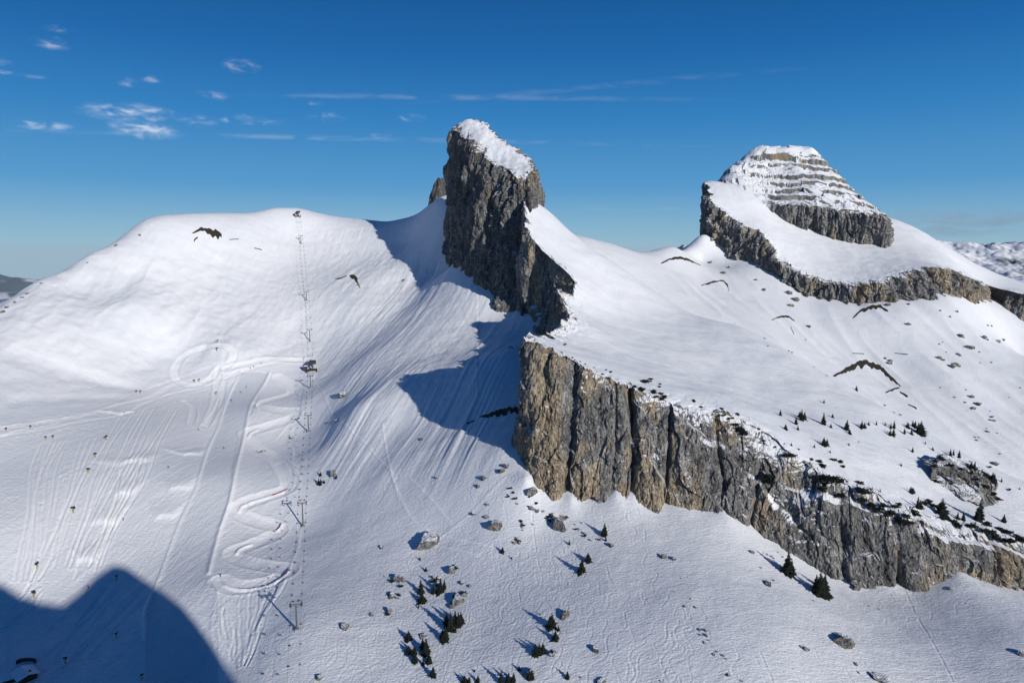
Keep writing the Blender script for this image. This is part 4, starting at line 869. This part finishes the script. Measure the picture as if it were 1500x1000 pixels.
G_ = [(156,645,10,'upper right of the row on the tracked piste'),(140,670,10,'second from the top in the row on the tracked piste'),(130,693,11,'in the middle of the row on the tracked piste'),(108,751,13,'at the lower end of the row on the tracked piste'),(55,833,13,'above the round shadow, lit by the sun'),
 (50,875,13,'at the edge of the round shadow'),(67,644,7,'left of a pair beside the snow mound'),(78,643,8,'right of a pair beside the snow mound'),(9,632,8,'by the road at the left edge'),(45,628,7,'by the snow road on the left'),(200,576,6,'left of the pair on the snow road'),(206,576,6,'right of the pair on the snow road'),
 (171,850,11,'alone in the top of the round shadow'),(171,934,11,'alone in the middle of the shadow'),(96,971,13,'near the chalet in the shadow'),(208,995,12,'at the lower edge of the shadow'),(318,514,7,'on the rim of the loop track'),(319,502,6,'above the loop track'),(317,578,6,'under the loop track'),
 (285,560,6,'left of two inside the loop track'),(292,559,6,'right of two inside the loop track')]
for px, py, h, lab in G_:
    loc, _ = cast(px, py)
    if loc is None: continue
    o = snow_gun() if gun is None else copy_tree(gun); gun = gun or o
    s = max(h / F * depth_of(loc) / 5.4, .8); o.location = loc; o.scale = (s, s, s); o.rotation_euler = (0, 0, RND.uniform(0, 6.28)); tag(o, 'yellow and dark snow gun ' + lab, 'snow gun', 'snow guns on the pistes')
# ---------------- skiers
def skier(jm, seed):
    r = random.Random(seed)
    J = {'pel': (0, 0, .85), 'sp': (.10, 0, 1.08), 'ch': (.20, 0, 1.30), 'nk': (.27, 0, 1.46), 'hd': (.31, 0, 1.60), 'top': (.32, 0, 1.72)}
    for s, n in ((1, 'l'), (-1, 'r')):
        J['sh' + n] = (.20, .19 * s, 1.38); J['el' + n] = (.34, .32 * s, 1.16); J['wr' + n] = (.56, .30 * s, 1.12); J['ha' + n] = (.63, .29 * s, 1.13)
        J['hi' + n] = (0, .11 * s, .82); J['kn' + n] = (.24, .14 * s, .50); J['an' + n] = (.04, .15 * s, .12); J['to' + n] = (.24, .15 * s, .08)
    E = [('pel', 'sp'), ('sp', 'ch'), ('ch', 'nk'), ('nk', 'hd'), ('hd', 'top')] + [e for n in 'lr' for e in (('ch', 'sh' + n), ('sh' + n, 'el' + n), ('el' + n, 'wr' + n), ('wr' + n, 'ha' + n), ('pel', 'hi' + n), ('hi' + n, 'kn' + n), ('kn' + n, 'an' + n), ('an' + n, 'to' + n))]
    rad = {'pel': .15, 'sp': .14, 'ch': .17, 'nk': .07, 'hd': .11, 'top': .08, 'sh': .09, 'el': .065, 'wr': .05, 'ha': .045, 'hi': .11, 'kn': .085, 'an': .07, 'to': .06}
    ks = list(J); me = bpy.data.meshes.new('person'); me.from_pydata([J[k] for k in ks], [(ks.index(a), ks.index(b)) for a, b in E], []); o = bpy.data.objects.new('person', me); C.objects.link(o)
    md = o.modifiers.new('s', 'SKIN'); sv = me.skin_vertices[0].data
    for k, v in zip(ks, sv): q = rad[k] if k in rad else rad[k[:-1]]; v.radius = (q, q); v.use_root = k == 'pel'
    md2 = o.modifiers.new('u', 'SUBSURF'); md2.levels = 1; d_ = bpy.context.evaluated_depsgraph_get(); nm = bpy.data.meshes.new_from_object(o.evaluated_get(d_)); o.modifiers.clear(); o.data = nm
    nm.materials.clear()
    for m in (jm, m_black, m_skin): nm.materials.append(m)
    for p in nm.polygons:
        z = p.center.z; p.material_index = 1 if z < .9 else (2 if 1.50 < z < 1.63 and p.center.x > .33 else 0)
    bm = bmesh.new(); r_ = bmesh.ops.create_uvsphere(bm, u_segments=10, v_segments=7, radius=.15); bmesh.ops.translate(bm, vec=(.29, 0, 1.66), verts=r_['verts']); bm_obj('helmet', bm, jm, o)
    for s in (-1, 1):
        bm = bmesh.new(); box(bm, (.15, .15 * s, .02), (1.7, .09, .03)); tube(bm, (1.0, .15 * s, .02), (1.12, .15 * s, .12), .03, .01, 5); bm_obj('ski', bm, m_dark, o)
        bm = bmesh.new(); tube(bm, (.63, .29 * s, 1.13), (.2, .4 * s, .02), .015, n=5); bm_obj('ski_pole', bm, m_dark, o)
    return o
kinds = {}
for px, py, col, lab in [(181,762,'red','skier in a red jacket on the tracked piste below the snow lips'),(291,630,'red','skier in a red jacket at the top of the groomed run'),(247,685,'red','skier in a red jacket beside a banked snow lip'),(130,861,'red','skier in a red jacket inside the round shadow'),
    (361,568,'black','skier in dark clothes highest on the groomed run'),(353,575,'black','skier in dark clothes just left of the highest one on the run'),(339,587,'black','skier in dark clothes in the upper third of the groomed run'),(328,657,'black','lone skier in dark clothes in the middle of the groomed run'),
    (367,540,'blue','left skier of three standing by the road to the middle station'),(372,538,'black','middle skier of three standing by the road to the middle station'),(383,533,'black','right skier of three standing by the road to the middle station'),(445,527,'black','skier in dark clothes beside the middle station'),
    (323,844,'black','skier in dark clothes at the lower end of the curved run'),(384,662,'black','left one of two people at the rocks inside the curved run'),(389,661,'blue','right one of two people at the rocks inside the curved run')]:
    loc, _ = cast(px, py)
    if loc is None: continue
    if col not in kinds: o = kinds[col] = skier({'red': m_red, 'black': m_black, 'blue': m_blue}[col], len(kinds))
    else: o = copy_tree(kinds[col])
    o.location = loc + Vector((0, 0, .02)); o.scale = (1.15,) * 3; o.rotation_euler = (0, 0, RND.uniform(-2.6, -.6)); tag(o, lab, 'person', 'skiers on the pistes')
# ---------------- red safety nets along the banked turns
for pts, lab in (([(400,725),(412,721),(421,716)], 'above the second lowest bend'), ([(405,777),(409,773),(412,767)], 'at the short bend in the middle'), ([(416,843),(420,840),(424,833)], 'at the lowest right bend')):
    P = [cast(*p)[0] for p in pts]; root = empty('safety_fence', P[0]); bm = bmesh.new()
    for a, b in zip(P[:-1], P[1:]):
        a = a - P[0]; b = b - P[0]; f = [bm.verts.new(v) for v in (a, b, b + Vector((0, 0, .7)), a + Vector((0, 0, .7)))]; bm.faces.new(f)
    bmesh.ops.solidify(bm, geom=bm.faces[:], thickness=.05); bm_obj('net', bm, m_red, root)
    for p in P: bm = bmesh.new(); tube(bm, p - P[0] - Vector((0, 0, .4)), p - P[0] + Vector((0, 0, 1.4)), .05, n=6); bm_obj('post', bm, m_dark, root)
    tag(root, 'low red safety net on posts ' + lab, 'fence', 'red nets along the curved run')
# ---------------- chalet in the shadow
loc, _ = cast(37, 992); root = empty('chalet', loc - Vector((0, 0, .6)), math.radians(-38)); root.scale = (.85, .95, .75)
bm = bmesh.new(); box(bm, (0, 0, 1.9), (11.5, 8.5, 4.6)); 
for s in (-1, 1): pass
bm_obj('wall', bm, m_wood, root)
bm = bmesh.new(); L, Wd, z0, z1, t = 6.7, 5.4, 3.9, 6.0, .7
vs = [(-L, -Wd, z0), (L, -Wd, z0), (L, 0, z1), (-L, 0, z1), (-L, Wd, z0), (L, Wd, z0)]; lo = [bm.verts.new(v) for v in vs]; hi = [bm.verts.new((v[0], v[1], v[2] + t)) for v in vs]
for f in ((0, 1, 2, 3), (3, 2, 5, 4)): bm.faces.new([hi[i] for i in f]); bm.faces.new([lo[i] for i in reversed(f)])
for a, b in ((0, 1), (1, 2), (2, 5), (5, 4), (4, 3), (3, 0)): bm.faces.new([lo[a], lo[b], hi[b], hi[a]])
rf = bm_obj('roof', bm, m_roofsnow, root)
bm = bmesh.new(); box(bm, (3.4, 1.6, 6.2), (.9, .9, 1.8)); ch_ = bm_obj('chimney', bm, m_dark, rf)
for s in (-1, 1):
    bm = bmesh.new(); f = [bm.verts.new(v) for v in ((s * 5.76, -4.25, 4.15), (s * 5.76, 4.25, 4.15), (s * 5.76, 0, 5.85))]; bm.faces.new(f); bm_obj('gable', bm, m_wood, root)
for x in (-3.6, -1.2, 3.4):
    bm = bmesh.new(); box(bm, (x, -4.29, 2.6), (1.3, .1, 1.1)); w_ = bm_obj('window', bm, m_white, root); bm = bmesh.new(); box(bm, (x, -4.36, 2.6), (1.1, .06, .9)); bm_obj('pane', bm, m_glass, w_)
bm = bmesh.new(); box(bm, (1.2, -4.3, 1.6), (1.0, .12, 2.1)); bm_obj('door', bm, m_dark, root)
tag(root, 'dark timber chalet under a thick snow roof in the blue shadow', 'chalet')
loc2, _ = cast(8, 999); root = empty('annex', loc2 - Vector((0, 0, .6)), math.radians(35)); bm = bmesh.new(); box(bm, (0, 0, 1.4), (9, 5, 3.4)); bm_obj('wall', bm, m_wood, root)
bm = bmesh.new(); box(bm, (0, 0, 3.5), (10.2, 6.2, .8), Matrix.Rotation(.12, 4, 'X'), .2); bm_obj('roof', bm, m_roofsnow, root); bm = bmesh.new(); box(bm, (2, -2.53, 1.8), (1.4, .1, 1.1)); bm_obj('window', bm, m_glass, root)
tag(root, 'low lean-to building left of the chalet, cut by the picture corner', 'building')
loc3, _ = cast(38, 972); bm = bmesh.new(); 
for k in range(9):
    a = math.pi * (.1 + .8 * k / 8); box(bm, (5 * math.cos(a), 2.5 * math.sin(a), .8), (1.9, .3, 2.4), Matrix.Rotation(a + math.pi / 2, 4, 'Z'))
o = bm_obj('retaining_wall', bm, m_wood); o.location = loc3; tag(o, 'curved dark retaining wall in the snow behind the chalet', 'wall')
# ---------------- clouds
def cloud_mat(name, dens, stretch, thr):
    m, nt = newmat(name); g = N(nt); tc = nt.nodes.new('ShaderNodeTexCoord').outputs['Object']; gm = nt.nodes.new('ShaderNodeNewGeometry').outputs['Position']
    ln = nt.nodes.new('ShaderNodeVectorMath'); ln.operation = 'LENGTH'; g.l(tc, ln.inputs[0]); fall = g.mr(ln.outputs['Value'], 1.0, .15)
    nz = g.noise(g.mapping(gm, stretch), 1.0, 5, .62, .6); d = g.math('MULTIPLY', g.math('MULTIPLY', fall, g.mr(nz, thr, thr + .25)), dens)
    v = nt.nodes.new('ShaderNodeVolumePrincipled'); v.inputs['Color'].default_value = (1, 1, 1, 1); v.inputs['Anisotropy'].default_value = -.55; g.l(d, v.inputs['Density'])
    o = nt.nodes.new('ShaderNodeOutputMaterial'); g.l(v.outputs[0], o.inputs['Volume']); return m
MC = cloud_mat('cloud_vapour', .0040, (.0050, .0050, .014), .48); MW = cloud_mat('thin_cloud_vapour', .0007, (.0012, .0012, .006), .40)
cm = None
def cloud(px, py, w_, h_, mat, label, Y=9000, rot=0.0, name='cloud'):
    bm = bmesh.new(); bmesh.ops.create_icosphere(bm, subdivisions=3, radius=1); o = bm_obj(name, bm, mat); p = W(px, py, Y); k = Y / F
    o.location = p; o.scale = (w_ * .62 * k, min(w_ * .5, h_ * 1.4) * k, h_ * .62 * k); az_ = math.atan2(p[0], p[1]); o.rotation_euler = (0, rot, -az_); tag(o, label, 'cloud', 'small clouds in the blue sky')
for px, py, w_, h_, lab in [(353,97,52,20,'bright small cloud high above the bowl'),(187,120,34,14,'left one of two small clouds side by side at upper left'),(222,117,28,12,'right one of two small clouds side by side at upper left'),(75,64,50,18,'thin small cloud nearest the top left corner'),
    (4,92,24,18,'small cloud at the left edge of the sky, upper one'),(4,104,24,10,'small cloud at the left edge of the sky, lower one'),(50,114,44,8,'thin flat cloud near the left edge'),(215,190,95,26,'largest cloud, low above the left crest'),(190,165,130,26,'wide wispy cloud above the largest cloud'),
    (60,184,80,16,'flat cloud low at the far left'),(365,176,90,14,'stretched cloud left of the middle, low'),(478,172,58,14,'small cloud between the bowl and the rock tower'),(604,173,44,12,'small cloud just left of the rock tower'),(462,152,28,7,'tiny cloud above the small cloud left of the tower'),
    (312,140,44,12,'faint cloud below the bright small cloud'),(290,178,50,16,'faint small cloud right of the largest cloud'),(553,200,60,9,'thin slanting cloud left below the tower top'),(90,43,50,10,'faint cloud close to the top left')]:
    cloud(px, py, w_, h_, MC, lab)
for px, py, w_, h_, rt, lab in [(700,143,800,9,0.0,'long thin streak of cloud crossing behind the rock tower'),(900,125,560,10,-.055,'faint rising streak above the stepped peak'),(600,205,1100,8,0,'faint level streak across the middle sky'),(1400,325,300,50,0,'pale veil of cloud on the right above the far range'),(930,306,300,8,0,'thin streak low right of the tower')]:
    cloud(px, py, w_, h_, MW, lab, 16000, rt)
# ================================================================== SKY, SUN, CAMERA
sc = bpy.context.scene
w = bpy.data.worlds.new('World'); sc.world = w; w.use_nodes = True; nt = w.node_tree; nt.nodes.clear(); g = N(nt)
sky = nt.nodes.new('ShaderNodeTexSky'); sky.sky_type = 'NISHITA'; sky.sun_disc = False; sky.sun_elevation = SUN_EL
sky.sun_rotation = math.atan2(-LX, -LY); sky.altitude = 2300; sky.air_density = 1.0; sky.dust_density = .15; sky.ozone_density = 3.0
# deep winter blue: the sky texture is graded by height above the horizon
tc = nt.nodes.new('ShaderNodeTexCoord'); sx = nt.nodes.new('ShaderNodeSeparateXYZ'); g.l(tc.outputs['Generated'], sx.inputs[0])
cr = nt.nodes.new('ShaderNodeValToRGB'); g.l(g.mr(sx.outputs['Z'], 0, 1, 0, 1, False), cr.inputs[0])
stops = [(0.0, (.36, .54, .64)), (.02, (.27, .49, .64)), (.09, (.088, .32, .61)), (.18, (.028, .215, .53)), (.26, (.009, .135, .41)), (.36, (.003, .080, .28)), (.6, (.001, .045, .18)), (1, (.001, .03, .13))]
e = cr.color_ramp.elements
while len(e) < len(stops): e.new(.5)
for q, (p_, c_) in zip(e, stops): q.position = p_; q.color = (*c_, 1)
sca = nt.nodes.new('ShaderNodeVectorMath'); sca.operation = 'SCALE'; g.l(cr.outputs[0], sca.inputs[0]); sca.inputs['Scale'].default_value = 1 / .07
class hs: outputs = [g.mix(.94, sky.outputs[0], sca.outputs[0])]
bg = nt.nodes.new('ShaderNodeBackground'); g.l(hs.outputs[0], bg.inputs[0]); bg.inputs[1].default_value = .07
ow = nt.nodes.new('ShaderNodeOutputWorld'); g.l(bg.outputs[0], ow.inputs[0])
sc.cycles.volume_bounces = 0
sd = bpy.data.lights.new('sun', 'SUN'); sd.energy = 4.3; sd.angle = math.radians(.6); sd.color = (1, .955, .89)
so = bpy.data.objects.new('sun', sd); C.objects.link(so)
ld = Vector((LX * math.cos(SUN_EL), LY * math.cos(SUN_EL), -math.sin(SUN_EL))); so.rotation_euler = ld.to_track_quat('-Z', 'Y').to_euler()
cd = bpy.data.cameras.new('camera'); cam = bpy.data.objects.new('camera', cd); C.objects.link(cam); sc.camera = cam
cd.sensor_width = 36; cd.lens = 36 * F / 1500; cd.clip_start = 1; cd.clip_end = 200000; cam.rotation_euler = (math.pi / 2 - PITCH, 0, 0)
sc.view_settings.view_transform = 'Standard'; sc.view_settings.look = 'None'; sc.view_settings.exposure = 0; sc.view_settings.gamma = 1
sc.cycles.max_bounces = 6; sc.cycles.diffuse_bounces = 3

# ---- the air: one closed box of thin haze round the whole country
m, nt = newmat('thin_haze'); v = nt.nodes.new('ShaderNodeVolumePrincipled'); v.inputs['Color'].default_value = (.72, .87, 1, 1); v.inputs['Density'].default_value = 1.3e-5; v.inputs['Anisotropy'].default_value = 0
o_ = nt.nodes.new('ShaderNodeOutputMaterial'); nt.links.new(v.outputs[0], o_.inputs['Volume'])
bm = bmesh.new(); zt = 215.0; zb = -1700.0; box(bm, (0, 0, (zt + zb) / 2), (84000, 84000, zt - zb)); hz = bm_obj('haze', bm, m); tag(hz, 'thin blue winter haze lying over the far country', kind='stuff')
